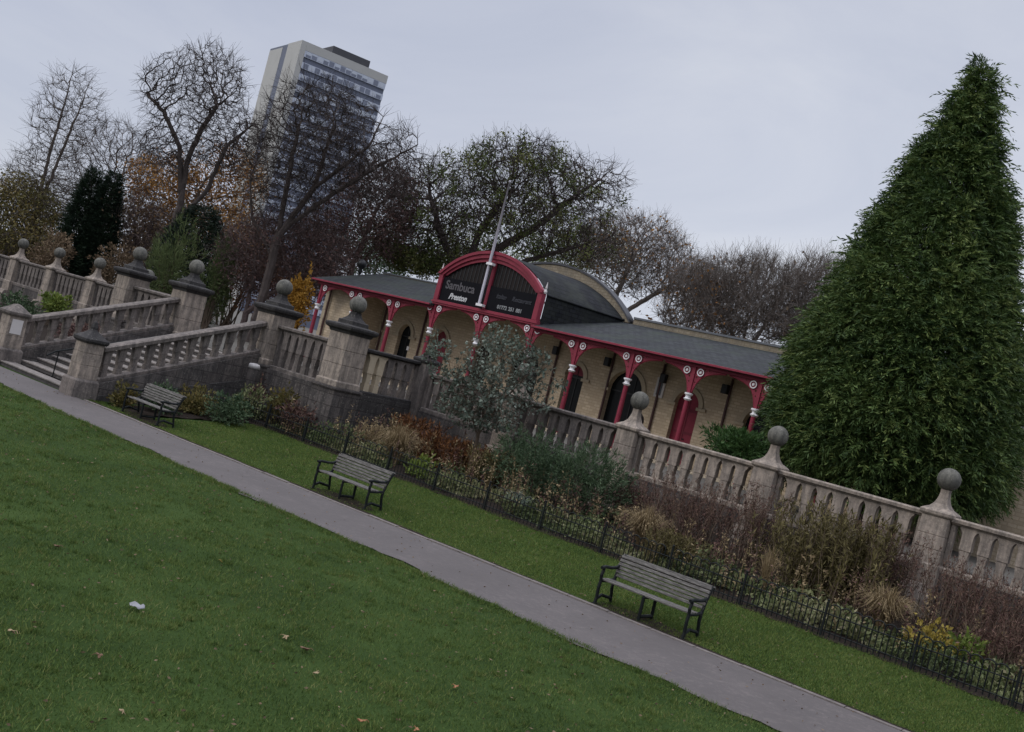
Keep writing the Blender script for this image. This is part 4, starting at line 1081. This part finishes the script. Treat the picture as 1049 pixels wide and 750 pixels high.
# ================================================================== TOWER BLOCK
TD = 255.
A = atd(310, 41, TD); zt = A[2]
B = atz(397.5, 78, zt); C_ = atz(274, 49, zt)
ax = unit((B-A)[:2]); W = np.linalg.norm((B-A)[:2]); ang = math.atan2(ax[1], ax[0])
DP = min(20., np.linalg.norm((C_-A)[:2])); 
tw = thing('tower_block', 'tall grey concrete tower block with dark window bands behind the bare trees', 'tower block', (A[0], A[1], 2.), ang)
ht = zt-2
sd = -1 if np.cross(ax, (C_-A)[:2]) < 0 else 1
def tb_(x0, x1, y0, y1, z0, z1, name, mat, par=tw): return MB().box(x0, x1, y0, y1, z0, z1).build(name, mat, par)
tb_(0, W, .3, DP, 0, ht-.1, 'core_wall', 'twr_dark')
tb_(-.05, 1.3, -.05, DP*.42, 0, ht, 'end_wall', 'twr_pale'); tb_(.9, 2., DP*.42, DP*.58, 0, ht-2.5, 'end_recess', 'twr_pale'); tb_(-.05, 1.4, DP*.58, DP, 0, ht-.6, 'end_wall', 'twr_pale')
tb_(1.31, W+.05, -.06, DP-.1, ht-3.2+1.2, ht, 'parapet', 'twr_pale')
tb_(W*.42, W*.86, DP*.25, DP*.8, ht, ht+3, 'plant_room', 'twr_roof')
FH = 2.78; nf = int((ht-2)/FH); rg = random.Random(12)
for i in range(nf):
    z1 = ht-2.0-.02-i*FH
    mb = MB(); mb.box(1.31, W, -.02, .29, z1-1.5, z1)
    row = mb.build('window_row', 'twr_white', tw)
    mb = MB(); bl = MB()
    nwin = 14; ww = (W-2)/nwin
    for k in range(nwin):
        x0, x1 = 1.6+k*ww+.12, 1.6+(k+1)*ww-.12; zb = rg.choice([0, 0, .35, .7, 1.1])
        if zb < 1: mb.box(x0, x1, -.05, -.021, z1-1.38, z1-.14-zb)
        if zb > .1: bl.box(x0, x1, -.06, -.021, z1-.14-zb+.02, z1-.14)
    mb.build('panes', 'twr_glass', row); bl.build('blinds', 'twr_blind', row)

# ================================================================== TREES
def TP(d, *pts): return [atd(x, y, d) for x, y in pts]
bare_tree('bare_tree', 'slender pale bare tree with straight ascending twin stems at the far left skyline', 'tree', 21,
          [ell(66, 130, 70, 34, 62), ell(50, 190, 70, 42, 45)], [TP(70, (28, 262), (40, 200), (62, 120), (74, 76)), TP(70, (34, 225), (60, 165), (90, 90))],
          1500, .45, 6, .7, .016, 'bark_mid', 'bare trees behind the terrace', (0, 0, .28), .15, 2, .9, rmax=.32, leaves=None)
bare_tree('bare_tree', 'fine twigged bare tree beside the poplar like one, above the dark double evergreen', 'tree', 22,
          [ell(118, 170, 76, 50, 48), ell(60, 215, 76, 55, 35)], [TP(76, (95, 262), (100, 235), (118, 190))], 1500, .5, 6, .75, .016, 'bark_mid', 'bare trees behind the terrace', (0, 0, .1), .3, 2, .9, rmax=.4)
bare_tree('bare_tree', 'big gnarled bare tree with contorted dark limbs left of the tower block', 'tree', 23,
          [ell(172, 92, 60, 32, 40), ell(213, 85, 60, 42, 42), ell(230, 140, 60, 48, 35), ell(175, 150, 60, 36, 28)],
          [TP(60, (158, 285), (176, 240), (186, 205), (192, 165), (205, 135), (222, 108)), TP(60, (186, 205), (184, 150), (168, 115), (150, 95)), TP(60, (180, 230), (212, 195), (232, 150), (258, 128))],
          2600, .36, 5, .62, .016, 'bark', 'bare trees behind the terrace', (0, 0, .03), .5, 2, .6, rmax=.55)
bare_tree('bare_tree', 'large dark bare tree standing in front of the tower block, forking low and spreading right', 'tree', 24,
          [ell(325, 140, 54, 62, 60), ell(375, 170, 54, 62, 42), ell(300, 180, 54, 55, 45), ell(405, 150, 54, 32, 22)],
          [TP(54, (262, 325), (276, 278), (284, 244), (294, 190), (306, 128)), TP(54, (284, 244), (322, 192), (342, 128)), TP(54, (290, 236), (345, 196), (392, 168), (428, 148)), TP(54, (278, 262), (258, 222), (256, 180)), TP(54, (322, 192), (378, 150), (392, 120))],
          2200, .36, 5, .66, .016, 'bark', 'bare trees behind the terrace', (0, 0, .05), .35, 3, .8, rmax=.62)
bare_tree('copper_tree', 'dark purple red tree keeping some dead leaves, behind the left end of the pavilion roof', 'tree', 25,
          [ell(385, 215, 60, 45, 55), ell(345, 245, 60, 45, 40)], [TP(60, (345, 330), (362, 270), (385, 215))], 1800, .42, 5, .7, .015, 'bark_red', None, (0, 0, .1), .35, 3, .8,
          leaves=(9000, .13, 'maroon', .28), rmax=.35)
bare_tree('oak_tree', 'broad domed tree with the last dull green leaves, behind the pavilion portal', 'tree', 26,
          [ell(465, 215, 62, 70, 58), ell(550, 185, 62, 80, 40), ell(610, 195, 62, 36, 36), ell(560, 235, 62, 80, 30), ell(430, 240, 62, 50, 40)],
          [TP(62, (455, 330), (470, 285), (490, 240), (520, 195)), TP(62, (470, 285), (450, 235), (440, 200)), TP(62, (478, 275), (545, 235), (590, 200), (612, 185)), TP(62, (462, 300), (530, 270), (600, 250))],
          4200, .42, 5, .62, .018, 'bark', None, (0, 0, .06), .4, 2, .75, leaves=(24000, .13, 'oakleaf', .25), rmax=.6,
          leaf_zone=lambda p: 1. if p[2] < 9.2 else .07)
bare_tree('bare_tree', 'pale finely branched bare tree right of the domed tree, above the slate barrel roof', 'tree', 27,
          [ell(650, 262, 68, 62, 42), ell(700, 285, 68, 50, 25)], [TP(68, (618, 345), (632, 300), (650, 262)), TP(68, (640, 330), (690, 290))], 2400, .45, 5, .65, .016, 'bark_pale', 'bare trees behind the terrace', (0, 0, .12), .3, 3, .9, rmax=.3,
          leaves=(900, .18, 'orange', .4))
for j, (px_, py_, rx_, rz_, lab, bk) in enumerate([
        (715, 305, 40, 32, 'scrubby grey thicket tree with a few orange leaves, left one behind the right wing roof', 'bark_pale'),
        (775, 300, 55, 34, 'scrubby upright thicket tree, middle one behind the right wing roof', 'bark_pale'),
        (838, 308, 45, 42, 'scrubby upright thicket tree, partly behind the cypress edge', 'bark_pale')]):
    bare_tree('thicket_tree', lab, 'tree', 30+j, [ell(px_, py_, 62, rx_, rz_), ell(px_, py_+28, 62, rx_*1.1, rz_*.7)],
              [TP(62, (px_-20, py_+75), (px_-8, py_+25)), TP(62, (px_-10, py_+75), (px_+20, py_+15)), TP(62, (px_-25, py_+75), (px_-30, py_+10))],
              2200, .45, 5, .6, .016, bk, 'thicket behind the right wing of the pavilion', (0, 0, .3), .25, 4, 1.1, rmax=.16, leaves=(700 if j == 0 else 300, .17, 'orange' if j == 0 else 'brownleaf', .4))
bare_tree('autumn_tree', 'tree with thin orange brown autumn leaves behind the big gnarled tree', 'tree', 40,
          [ell(185, 190, 68, 55, 30), ell(235, 185, 68, 40, 38), ell(200, 225, 68, 70, 28)], [TP(68, (175, 290), (185, 240), (205, 195))], 1600, .5, 6, .8, .016, 'bark_mid', None, (0, 0, .05), .35, 2, .8,
          leaves=(13000, .15, 'orange', .3), rmax=.35)
bare_tree('autumn_tree', 'olive and yellow leaved trees at the left edge above the balustrade', 'tree', 41,
          [ell(18, 215, 68, 45, 35), ell(25, 245, 68, 60, 18)], [TP(68, (0, 275), (15, 225))], 1300, .45, 6, .8, .016, 'bark_mid', None, (0, 0, .05), .35, 2, .8, leaves=(14000, .15, 'olive', .35), rmax=.3)
bare_tree('thicket_tree', 'brown twiggy thicket between the dark double evergreen and the steps', 'tree', 42,
          [ell(140, 235, 64, 40, 32), ell(170, 255, 64, 45, 20)], [TP(64, (135, 290), (140, 245)), TP(64, (160, 290), (170, 255))], 1600, .42, 5, .65, .016, 'bark_red', None, (0, 0, .15), .35, 3, .9, leaves=(2500, .18, 'brownleaf', .5), rmax=.2)
bare_tree('thicket_tree', 'purplish twiggy thicket under the tower block, left of the yellow shrub', 'tree', 43,
          [ell(262, 265, 56, 40, 38), ell(320, 262, 56, 40, 34), ell(290, 250, 56, 50, 30)], [TP(56, (250, 330), (262, 275)), TP(56, (300, 330), (320, 270)), TP(56, (275, 330), (290, 260))], 2400, .4, 5, .6, .015, 'bark_red', None, (0, 0, .15), .35, 3, .8, leaves=(4500, .13, 'maroon', .3), rmax=.18)

# evergreens
def cbase(px_, py_, d): p = atd(px_, py_, d); return (p[0], p[1], 2.0)
s_ = 26./FPX
CYB = np.array([*aty(918, 420, 31.)[:2], 2.0]); top = aty(1010, 50, 31.)[2]-2
top -= .6; prof = [(1.0, 1.3), (1.4, 2.35), (2.1, 2.88), (3.3, 2.95), (4.9, 2.68), (6.5, 2.28), (8.0, 1.8), (9.7, 1.28), (11.2, .8), (12.4, .42), (top-.4, .2), (top, .05)]
prof = [p for p in prof if p[0] <= top]
conifer('cypress_tree', 'tall broad dark green conical cypress behind the balustrade on the right', 'tree', 50, CYB, prof, 56000, 9, .33, 'cypress', 'bark', trunk_r=.3, sprigs=3400, nclump=680)
for px_, tx, ty, w, lab in ((74, 98, 174, 15, 'taller left one of two dark columnar evergreens on the far left'), (98, 119, 178, 14, 'slimmer right one of two dark columnar evergreens on the far left')):
    d = 62.; t = atd(tx, ty, d); h = t[2]-2; w = w*d/FPX
    conifer('columnar_evergreen', lab, 'tree', 51+px_, (t[0], t[1], 2.), [(.1, w*.8), (h*.2, w*1.1), (h*.5, w), (h*.8, w*.6), (h, .1)], 5200, 8, .4, 'yew', 'bark', 'dark columnar evergreens', trunk_r=.15, droop=-.1)
t = atd(208, 210, 60.); h = t[2]-2
conifer('round_evergreen', 'rounded dark evergreen above the pillars at the head of the steps', 'tree', 60, (t[0]+.3, t[1], 2.), [(.1, 1.5), (h*.25, 1.95), (h*.55, 1.85), (h*.8, 1.25), (h*.93, .65), (h, .1)], 5200, 8, .42, 'yew', 'bark', trunk_r=.15, droop=.2)
t = atd(312, 282, 54.); h = t[2]-2
shrub('amber_shrub', 'narrow amber yellow leaved shrub at the left end of the pavilion', 'shrub', 61, (t[0], t[1], 2+h*.5), .85, .85, h*.55, 3600, .15, 'amber', 2., 10, .6, 12)
for cx, cy, rx_, rz_, lab, sd_ in ((182, 260, 24, 28, 'pale green wispy bush behind the twin pillars left of the steps', 62), (226, 272, 16, 20, 'small pale green wispy bush behind the right hand pillar of the steps', 63)):
    c = atd(cx, cy, 56.); tz = c[2]+rz_*.055; c[2] = (2+tz)/2; rz_ = (tz-2)/2/.055; shrub('wispy_bush', lab, 'bush', sd_, c, rx_*.055, rx_*.05, rz_*.055, 4200, .3, 'willow', 2., 9, .1, 14, 1.0)
for cx, cy, rx_, rz_, lab, sd_, mt in ((55, 248, 24, 12, 'low brown bush behind the far left balustrade, below the slender tree', 64, 'brownleaf'), (122, 264, 26, 9, 'low brown bush behind the far left balustrade, right of the dark evergreens', 65, 'brownleaf'), (300, 290, 18, 20, 'dark red brown bush left of the amber shrub', 66, 'maroon')):
    c = atd(cx, cy, 58.); tz = c[2]+rz_*.06; c[2] = (2+tz)/2; rz_ = (tz-2)/2/.06; shrub('bush', lab, 'bush', sd_, c, rx_*.06, rx_*.05, rz_*.06, 4200, .14, mt, 2., 9, .5, 12)
c = aty(757, 452, 28.2); shrub('juniper', 'bright green spreading juniper behind the balustrade, left of the cypress', 'shrub', 67, (c[0], c[1], c[2]-.1), 1.0, .9, .62, 5200, .14, 'juniper', 2., 12, .28, 10, .4)
c = aty(438, 366, 26.); shrub('pier_plant', 'small grey green plant growing on the dark stone pier', 'plant', 68, (c[0], c[1]-.05, c[2]+.02), .3, .3, .33, 420, .12, 'silver', c[2]-.3, 5, .45, 6)

# ================================================================== FLOWER BED
def bed(px_, py_, y): p = aty(px_, py_, y); return p, gz(p[0], y)
D_ = 31.6
bare_tree('grey_green_shrub', 'large loose grey green leaved shrub in front of the dark balustrade and pavilion portal', 'shrub', 70,
          [ell(515, 365, D_, 42, 34), ell(470, 385, D_, 30, 30), ell(550, 378, D_, 22, 32), ell(500, 400, D_, 45, 30), ell(450, 355, D_, 16, 20), ell(568, 395, D_, 18, 14), ell(490, 425, D_, 50, 18), ell(545, 410, D_, 25, 20)],
          [TP(D_, (490, 450), (497, 415), (515, 365)), TP(D_, (490, 445), (478, 410), (465, 385)), TP(D_, (492, 445), (515, 410), (545, 380)), TP(D_, (490, 445), (500, 400))],
          650, .11, 2.5, .2, .006, 'stem', None, (0, 0, .1), .3, 2, .2, leaves=(5000, .1, 'silver', .05), rmax=.05, gz=gz(-21, 24.5), iters=90, shell=.45)
c, g = bed(545, 480, 23.6); shrub('round_shrub', 'dense rounded dark green shrub in the bed, left lobe below the balustrade', 'shrub', 71, (c[0], c[1], c[2]+.0), 1.35, 1.0, 1.0, 9000, .11, 'green', g, 16, .22, 14, .5, group='rounded green shrubs in the middle of the bed')
c, g = bed(603, 492, 23.8); shrub('round_shrub', 'dense rounded dark green shrub in the bed, right lobe under the dark balustrade', 'shrub', 72, (c[0], c[1], c[2]-.02), 1.15, .9, .95, 8000, .11, 'green', g, 16, .22, 14, .5, group='rounded green shrubs in the middle of the bed')
def tuft(px_, py_, y, h, w, n, mat, lab, sd_, **k):
    c, g = bed(px_, py_, y); return grass_tuft('ornamental_grass', lab, 'ornamental grass', sd_, (c[0], y, g+.02), h, w, n, mat, 'ornamental grasses in the flower bed', **k)
tuft(402, 478, 22.3, 1.15, .5, 900, 'tan', 'tan ornamental grass mound above the middle bench', 80, plume=16)
tuft(655, 560, 22.9, 1.0, .5, 900, 'tan', 'tan ornamental grass mound behind the nearest bench', 81, plume=16)
tuft(900, 648, 22.9, 1.0, .5, 900, 'tan', 'golden tan grass mound at the foot of the nearest ball pillar', 82, plume=16)
tuft(785, 590, 22.6, 1.0, .2, 160, 'tan', 'thin pale grass clump right of the nearest bench', 83, lean=.4)
tuft(520, 555, 21.9, .55, .4, 360, 'silver', 'low blue grey grass behind the railing below the round shrubs', 84)
def stems_(px_, py_, y, h, w, ns, mat, lab, sd_, name='dried_perennial', **k):
    c, g = bed(px_, py_, y); return stem_clump(name, lab, 'plant', sd_, (c[0], y, g), h, w, ns, mat, **k)
stems_(470, 462, 24.0, .85, 1.4, 80, 'rust', 'rusty brown withered fern patch left of the round shrubs', 90, leaf=.13, head=.8, name='withered_fern')
stems_(425, 452, 24.4, 1.0, .8, 60, 'rust', 'rusty tan withered clump behind the tan grass mound', 91, leaf=.11, head=.7, name='withered_fern')
stems_(505, 478, 23.6, 1.0, .8, 60, 'fennel', 'olive brown withered clump left of the round shrubs', 92, leaf=.09, head=.8)
stems_(705, 560, 24.3, 1.7, 1.3, 120, 'dock', 'dark red dried seed heads left of the sloping pillar base', 93)
stems_(770, 545, 25.0, 1.9, .9, 60, 'dock', 'tall dark red seed heads in front of the pillar by the cypress', 94)
stems_(842, 600, 24.0, 2.0, 1.5, 150, 'fennel', 'tall feathery brown green clump below the cypress', 95, leaf=.11, head=.75, aspect=.2)
stems_(905, 600, 24.8, 1.85, .9, 80, 'dock', 'dark red dried stems left of the nearest ball pillar', 96)
stems_(1000, 660, 24.3, 1.7, 1.5, 130, 'dock', 'dark red dried stems at the right edge below the balustrade', 97)
stems_(1040, 690, 23.2, 1.1, .9, 60, 'dock', 'dark brown dried stems in the lower right corner behind the railing', 98)
stems_(640, 520, 24.8, 1.2, .9, 70, 'dock', 'brown dried stems beside the right round shrub', 99)
stems_(680, 600, 22.0, .8, .8, 50, 'fennel', 'thin brown stems between the nearest bench and the tan mound', 100, leaf=.07)
def low(px_, py_, y, rx_, rz_, n, mat, lab, sd_, size=.1, asp=.5, name='border_plant', up=.5):
    c, g = bed(px_, py_, y); return shrub(name, lab, 'plant', sd_, (c[0], y, g+rz_*.45), rx_, rx_*.7, rz_, n, size, mat, g, 8, asp, 8, up)
low(432, 482, 22.0, .45, .4, 500, 'lime', 'bright lime green plant behind the railing near the middle bench', 110, .13)
low(955, 672, 22.4, .7, .45, 900, 'gold', 'yellow leaved plant at the lower right behind the railing', 111, .09)
low(990, 680, 22.7, .5, .45, 600, 'lime', 'yellow green plant next to the yellow one at the lower right', 112, .1)
low(1025, 705, 22.2, .5, .35, 500, 'mixgreen', 'pale green plant in the lower right corner', 113, .1)
low(745, 612, 22.0, .8, .4, 900, 'mixgreen', 'leafy green plants behind the right end of the nearest bench', 114, .11)
low(690, 585, 21.9, .7, .35, 700, 'mixgreen', 'leafy green plants behind the nearest bench back', 115, .11)
low(870, 655, 21.9, .8, .35, 800, 'mixgreen', 'leafy green plants right of the nearest bench', 116, .11)
low(620, 560, 22.0, .7, .3, 600, 'mixgreen', 'low leafy plants left of the nearest bench', 117, .1)
low(570, 540, 22.1, .7, .3, 600, 'mixgreen', 'low leafy plants below the round shrubs', 118, .1)
low(345, 470, 21.9, .8, .55, 900, 'mixgreen', 'pale leafy plants before the foot of the big corner pillar', 150, .1, .3)
low(375, 470, 22.6, .6, .6, 700, 'tan', 'straw coloured withered plants against the dark landing wall', 151, .1, .2)
low(395, 455, 24.0, .7, .6, 700, 'fennel', 'olive brown withered plants under the blackened side wall', 152, .1, .3)
low(470, 510, 21.9, .7, .3, 600, 'mixgreen', 'low leafy plants right of the middle bench', 119, .1)
low(330, 462, 21.6, .6, .5, 700, 'willow', 'pale yellowish plants at the foot of the big corner pillar', 120, .11, .25)
low(285, 432, 22.0, .55, .75, 900, 'olive', 'olive and orange leaved shrub under the landing wall', 121, .12)
low(252, 430, 21.7, .7, .5, 800, 'mixgreen', 'pale variegated plants below the landing wall', 122, .1)
low(215, 420, 21.7, .7, .5, 800, 'mixgreen', 'variegated plants right of the far bench', 123, .1)
low(300, 452, 21.5, .5, .35, 450, 'tan', 'tan withered plants by the left end of the railing', 124, .1, .25)
low(225, 392, 23.4, .6, .5, 600, 'dock', 'red brown withered shrub under the stair wall', 125, .1)
low(265, 405, 22.0, .45, .8, 600, 'dock', 'red brown tall plant against the landing wall', 126, .1)
for x, y, rx_, rz_, n_, mt, lab, sd_, nm in ((-28.2, 17.4, .4, .42, 900, 'olive', 'yellow green shrub against the post at the foot of the steps', 128, 'yellow_shrub'), (-27.6, 18.3, .6, .5, 1700, 'green', 'dark green shrub just right of the yellow shrub by the steps', 127, 'dark_shrub'),
        (-27.9, 19.7, .75, .55, 1800, 'olive', 'olive green shrub under the wall of the steps', 134, 'dark_shrub'), (-26.7, 20.0, .8, .45, 1800, 'green', 'dark green shrub behind the far bench', 129, 'dark_shrub'),
        (-27.6, 21.4, .9, .6, 1900, 'mixgreen', 'low mixed green shrub at the left end of the railing', 130, 'dark_shrub'), (-25.6, 21.7, .8, .5, 1500, 'dock', 'red brown withered shrub at the left end of the railing', 135, 'dark_shrub')):
    g = gz(x, y); shrub(nm, lab, 'shrub', sd_, (x, y, g+rz_*.7), rx_, rx_*.8, rz_, n_, .1, mt, g, 10, .45, 10)
c = aty(55, 311, 24.2); shrub('euonymus', 'bright yellow green bush below the far left balustrade', 'bush', 131, (c[0], 24.2, c[2]), .85, .7, .42, 1700, .14, 'lime', .7, 9, .6, 10)
c = aty(20, 318, 24.6); shrub('dark_shrub', 'dark brown green bush behind the left post', 'bush', 132, (c[0], 24.6, 1.0), 1.6, .8, .7, 2600, .13, 'green', .7, 9, .5, 10)
c = aty(100, 340, 22.0); shrub('dark_shrub', 'dark bush seen through the left stair balustrade', 'bush', 133, (c[0]-1.2, 22., .9), 1.2, .8, .7, 2000, .12, 'maroon', .4, 9, .5, 10)
rng = np.random.default_rng(77); n = 42000
P = np.stack([rng.uniform(-26.5, -1, n), 21.35+np.abs(rng.normal(size=n))*1.3, np.zeros(n)], 1); P = P[P[:, 1] < 25.6]
P = P[(np.sin(P[:, 0]*1.9)+np.sin(P[:, 0]*.7+P[:, 1]*2)) > -.7]
P[:, 2] = .3+.5*np.maximum(P[:, 1]-21.3, 0)/4.6+.02+rng.random(len(P))**1.6*(.22+.2*np.sin(P[:, 0]*2.3+P[:, 1]))
L = .09*(.5+rng.random(len(P)))
tag(link('ground_cover', npmesh('ground_cover', leaf_quads(P, rng.normal(size=P.shape)+np.array([0, 0, .6]), L, L*.5, rng), 4, np.clip(.45+.3*np.sin(P[:, 0]*1.3)+rng.normal(size=len(P))*.15, 0, 1)), 'mixgreen'),
    'low leafy ground cover spread over the soil of the flower bed', 'ground cover', kind='stuff')

# big shrubs of the park behind the terrace, closing the gaps under the trees
for cx, cy, dd, rx_, rz_, mt, lab, sd_ in (
        (20, 262, 74, 4.5, 1.8, 'brownleaf', 'wide brown thicket bush low behind the far left balustrade', 140), (150, 262, 76, 4.5, 2.4, 'brownleaf', 'dusky purple brown thicket bush behind the twin pillars', 141),
        (245, 275, 72, 4.0, 2.6, 'rust', 'dusky red brown thicket bush left of the dark bare tree trunk', 142), (300, 285, 76, 4.0, 2.2, 'maroon', 'dark purple thicket bush behind the amber shrub', 143),
        (390, 262, 74, 4.5, 2.4, 'green', 'dark green thicket bush behind the left wing roof', 144), (480, 262, 76, 5.0, 2.2, 'oakleaf', 'dull green thicket bush behind the portal arch', 145),
        (600, 262, 76, 5.0, 2.2, 'oakleaf', 'dull green thicket bush behind the stone gable', 146)):
    c = atd(cx, cy, dd); shrub('thicket_bush', lab, 'bush', sd_, c, rx_, rx_*.5, rz_, 9000, .17, mt, 2., 16, .5, 24, .3)
for j, (lo, hi, yy, mt, n_, lab) in enumerate(((-27, -2, 23.4, 'dock', 260, 'scattered dark red dried stems standing through the whole flower bed'), (-27, -2, 22.6, 'tan', 200, 'scattered straw coloured dried stems standing through the whole flower bed'))):
    rng = np.random.default_rng(200+j); Q = []; T = []
    for k in range(n_):
        x = rng.uniform(lo, hi); y = yy+rng.normal()*.9; y = min(max(y, 21.5), 25.5); h = rng.uniform(.5, 1.25); b0 = np.array([x, y, gz(x, y)]); e = b0+np.array([rng.normal()*.12, rng.normal()*.12, h])
        m = 30; f = rng.random((m, 1))**.6; pp = b0+(e-b0)*f+rng.normal(size=(m, 3))*.03; L = .07*(.5+rng.random(m))
        Q.append(leaf_quads(pp, rng.normal(size=(m, 3))+np.array([0, 0, .7]), L, L*.4, rng)); T.append(rng.random(m))
        Q.append(leaf_quads(b0[None], (e-b0)[None], np.array([h]), np.array([.014]), rng)); T.append(np.array([.4]))
    tag(link('dried_stems', npmesh('dried_stems', np.concatenate(Q), 4, np.concatenate(T)), mt), lab, 'dried stems', kind='stuff')

# ================================================================== FALLEN LEAVES ON THE LAWN
def lobed(r, rg, lobes=5):
    pts = []
    n = lobes*4
    for i in range(n):
        a = 2*PI*i/n; k = (1, .62, .38, .62)[i % 4]; k *= 1-.25*abs(math.sin(a/2)) if i else .5
        pts.append((r*k*math.cos(a), r*k*math.sin(a), r*(.12*math.cos(2*a+1)+rg.uniform(-.1, .1))))
    return pts
LV = [(370, 738, .085, 'fallen_orange', 'large pale orange lobed leaf at the bottom of the lawn'), (427, 747, .06, 'fallen_orange', 'curled orange leaf at the bottom edge of the lawn'), (467, 703, .07, 'fallen_orange', 'bright orange curled leaf on the right of the lawn'),
      (125, 728, .075, 'fallen_tan', 'tan leaf near the bottom left of the lawn'), (12, 646, .08, 'fallen_tan', 'pale tan leaf at the left edge of the lawn'), (102, 671, .075, 'fallen_brown', 'brown and tan curled leaf in the lower left of the lawn'),
      (58, 559, .09, 'fallen_brown', 'dark brown curled leaf on the upper left of the lawn'), (323, 689, .07, 'fallen_tan', 'thin tan leaf near the brown worm cast'), (293, 652, .08, 'fallen_tan', 'thin pale leaf above the brown worm cast'),
      (226, 574, .07, 'gold', 'yellowish leaf in the middle of the lawn'), (312, 664, .12, 'fallen_brown', 'dark brown crumpled leaf clump in the middle of the lawn')]
for i, (px_, py_, r_, mt, lab) in enumerate(LV):
    rg = random.Random(i); p = atz(px_, py_, .05); mb = MB(); r_ *= .8; pts = lobed(r_, rg, 5 if i % 2 == 0 else 3); n = len(pts)
    mb.v = [(0, 0, .01)]+pts+[(0, 0, .004)]+[(a, b, c-.005) for a, b, c in pts]
    mb.f = [(0, 1+k, 1+(k+1) % n) for k in range(n)]+[(n+1, n+2+(k+1) % n, n+2+k) for k in range(n)]
    mb.f += [(1+k, n+2+k, n+2+(k+1) % n, 1+(k+1) % n) for k in range(n)]
    mb.v = [(a, b, c) for a, b, c in mb.v]
    mb.tube([(0, 0, 0), (-r_*.8, r_*.2, .02), (-r_*1.2, r_*.3, .0)], .004, 4)
    o = mb.build('fallen_leaf', mt); o.location = p; o.rotation_euler = (.35, -.25+.2*rg.random(), rg.random()*6); tag(o, lab, 'leaf', 'fallen leaves on the lawn')
p = atz(140, 622, .05); mb = MB(); rg = random.Random(3)
for j in range(5):
    for i in range(7): mb.v.append(((i/6-.5)*.22*(1-.2*abs(j-2)), (j/4-.5)*.09, .03*rg.random()+(.03 if j == 3 else 0)))
mb.f = [(j*7+i, j*7+i+1, j*7+i+8, j*7+i+7) for j in range(4) for i in range(6)]
o = mb.build('paper_scrap', 'paper', None, True); s = o.modifiers.new('thickness', 'SOLIDIFY'); s.thickness = .003
o.location = p; o.rotation_euler.z = .4; tag(o, 'crumpled grey white scrap of paper lying on the lawn', 'litter')
rng = np.random.default_rng(5); n = 3200
P = np.stack([rng.uniform(-34, -2, n), rng.uniform(4.5, 21, n), np.full(n, .05)], 1); P = P[~((P[:, 1] > PATH_NEAR-.2) & (P[:, 1] < 17.4) & (rng.random(n) < .45))]
P[:, 2] = np.where(P[:, 1] > 17.2, .3*(P[:, 1]-17.2)/4.1, 0)+.045
tag(link('leaf_scatter', npmesh('leaf_scatter', leaf_quads(P, rng.normal(size=P.shape)*np.array([1, 1, .15]), .035+.03*rng.random(len(P)), .025, rng), 4, rng.random(len(P))), 'brownleaf'), 'tiny bits of dead leaf scattered over the grass and path', 'leaf litter', kind='stuff')

# ================================================================== LIGHT AND SKY
wd = bpy.data.worlds.new('World'); SC.world = wd; wd.use_nodes = True; nt = wd.node_tree
bg = nt.nodes['Background']; bg.inputs[1].default_value = .1
sun_el, sun_az = R(32), R(215)
sk = nt.nodes.new('ShaderNodeTexSky'); sk.sky_type = 'NISHITA'; sk.sun_disc = False; sk.sun_elevation = sun_el; sk.sun_rotation = sun_az
tc = nt.nodes.new('ShaderNodeTexCoord'); sp = nt.nodes.new('ShaderNodeSeparateXYZ'); nt.links.new(tc.outputs['Generated'], sp.inputs[0])
mp = nt.nodes.new('ShaderNodeMapping'); mp.inputs['Scale'].default_value = (1, 1, 3.2); nt.links.new(tc.outputs['Generated'], mp.inputs[0])
nz = noise(nt, mp.outputs[0], 1.9, 7, .58, .6)
cl = ramp(nt, nz, [(.3, (4.8, 5.2, 6.4)), (.5, (5.4, 5.75, 6.85)), (.7, (6.1, 6.4, 7.3))])
vert = ramp(nt, sp.outputs[2], [(0., (.345, .345, .345)), (.2, (.33, .33, .333)), (.42, (.312, .314, .32)), (.6, (.92, .9, .87)), (1., (1.4, 1.38, 1.33))])
v3 = nt.nodes.new('ShaderNodeVectorMath'); v3.operation = 'SCALE'; v3.inputs[3].default_value = 3.0; nt.links.new(vert, v3.inputs[0])
cl = mix(nt, 1., cl, v3.outputs[0], 'MULTIPLY')
br = unit(ray(905, 225)); vd = nt.nodes.new('ShaderNodeVectorMath'); vd.operation = 'DOT_PRODUCT'; nt.links.new(tc.outputs['Generated'], vd.inputs[0]); vd.inputs[1].default_value = [float(q) for q in br]
cl = mix(nt, ramp(nt, vd.outputs['Value'], [(.82, (0, 0, 0)), (.95, (.45, .45, .45)), (.997, (1, 1, 1))]), cl, mix(nt, 1., cl, (1.22, 1.2, 1.14), 'MULTIPLY'))
cl = mix(nt, .9, sk.outputs[0], cl)
nt.links.new(cl, bg.inputs[0])
sl_ = bpy.data.lights.new('sun', 'SUN'); sl_.energy = 1.0; sl_.angle = R(25); sl_.color = (1, .96, .9)
so = bpy.data.objects.new('sun', sl_); COL.objects.link(so)
d = Vector((math.sin(sun_az)*math.cos(sun_el), math.cos(sun_az)*math.cos(sun_el), math.sin(sun_el)))
so.rotation_euler = d.to_track_quat('Z', 'Y').to_euler()
vs = SC.view_settings; vs.view_transform = 'Standard'; vs.look = 'None'; vs.exposure = 0; vs.gamma = 1; vs.use_curve_mapping = False
SC.cycles.max_bounces = 6; SC.cycles.diffuse_bounces = 3; SC.cycles.transparent_max_bounces = 4
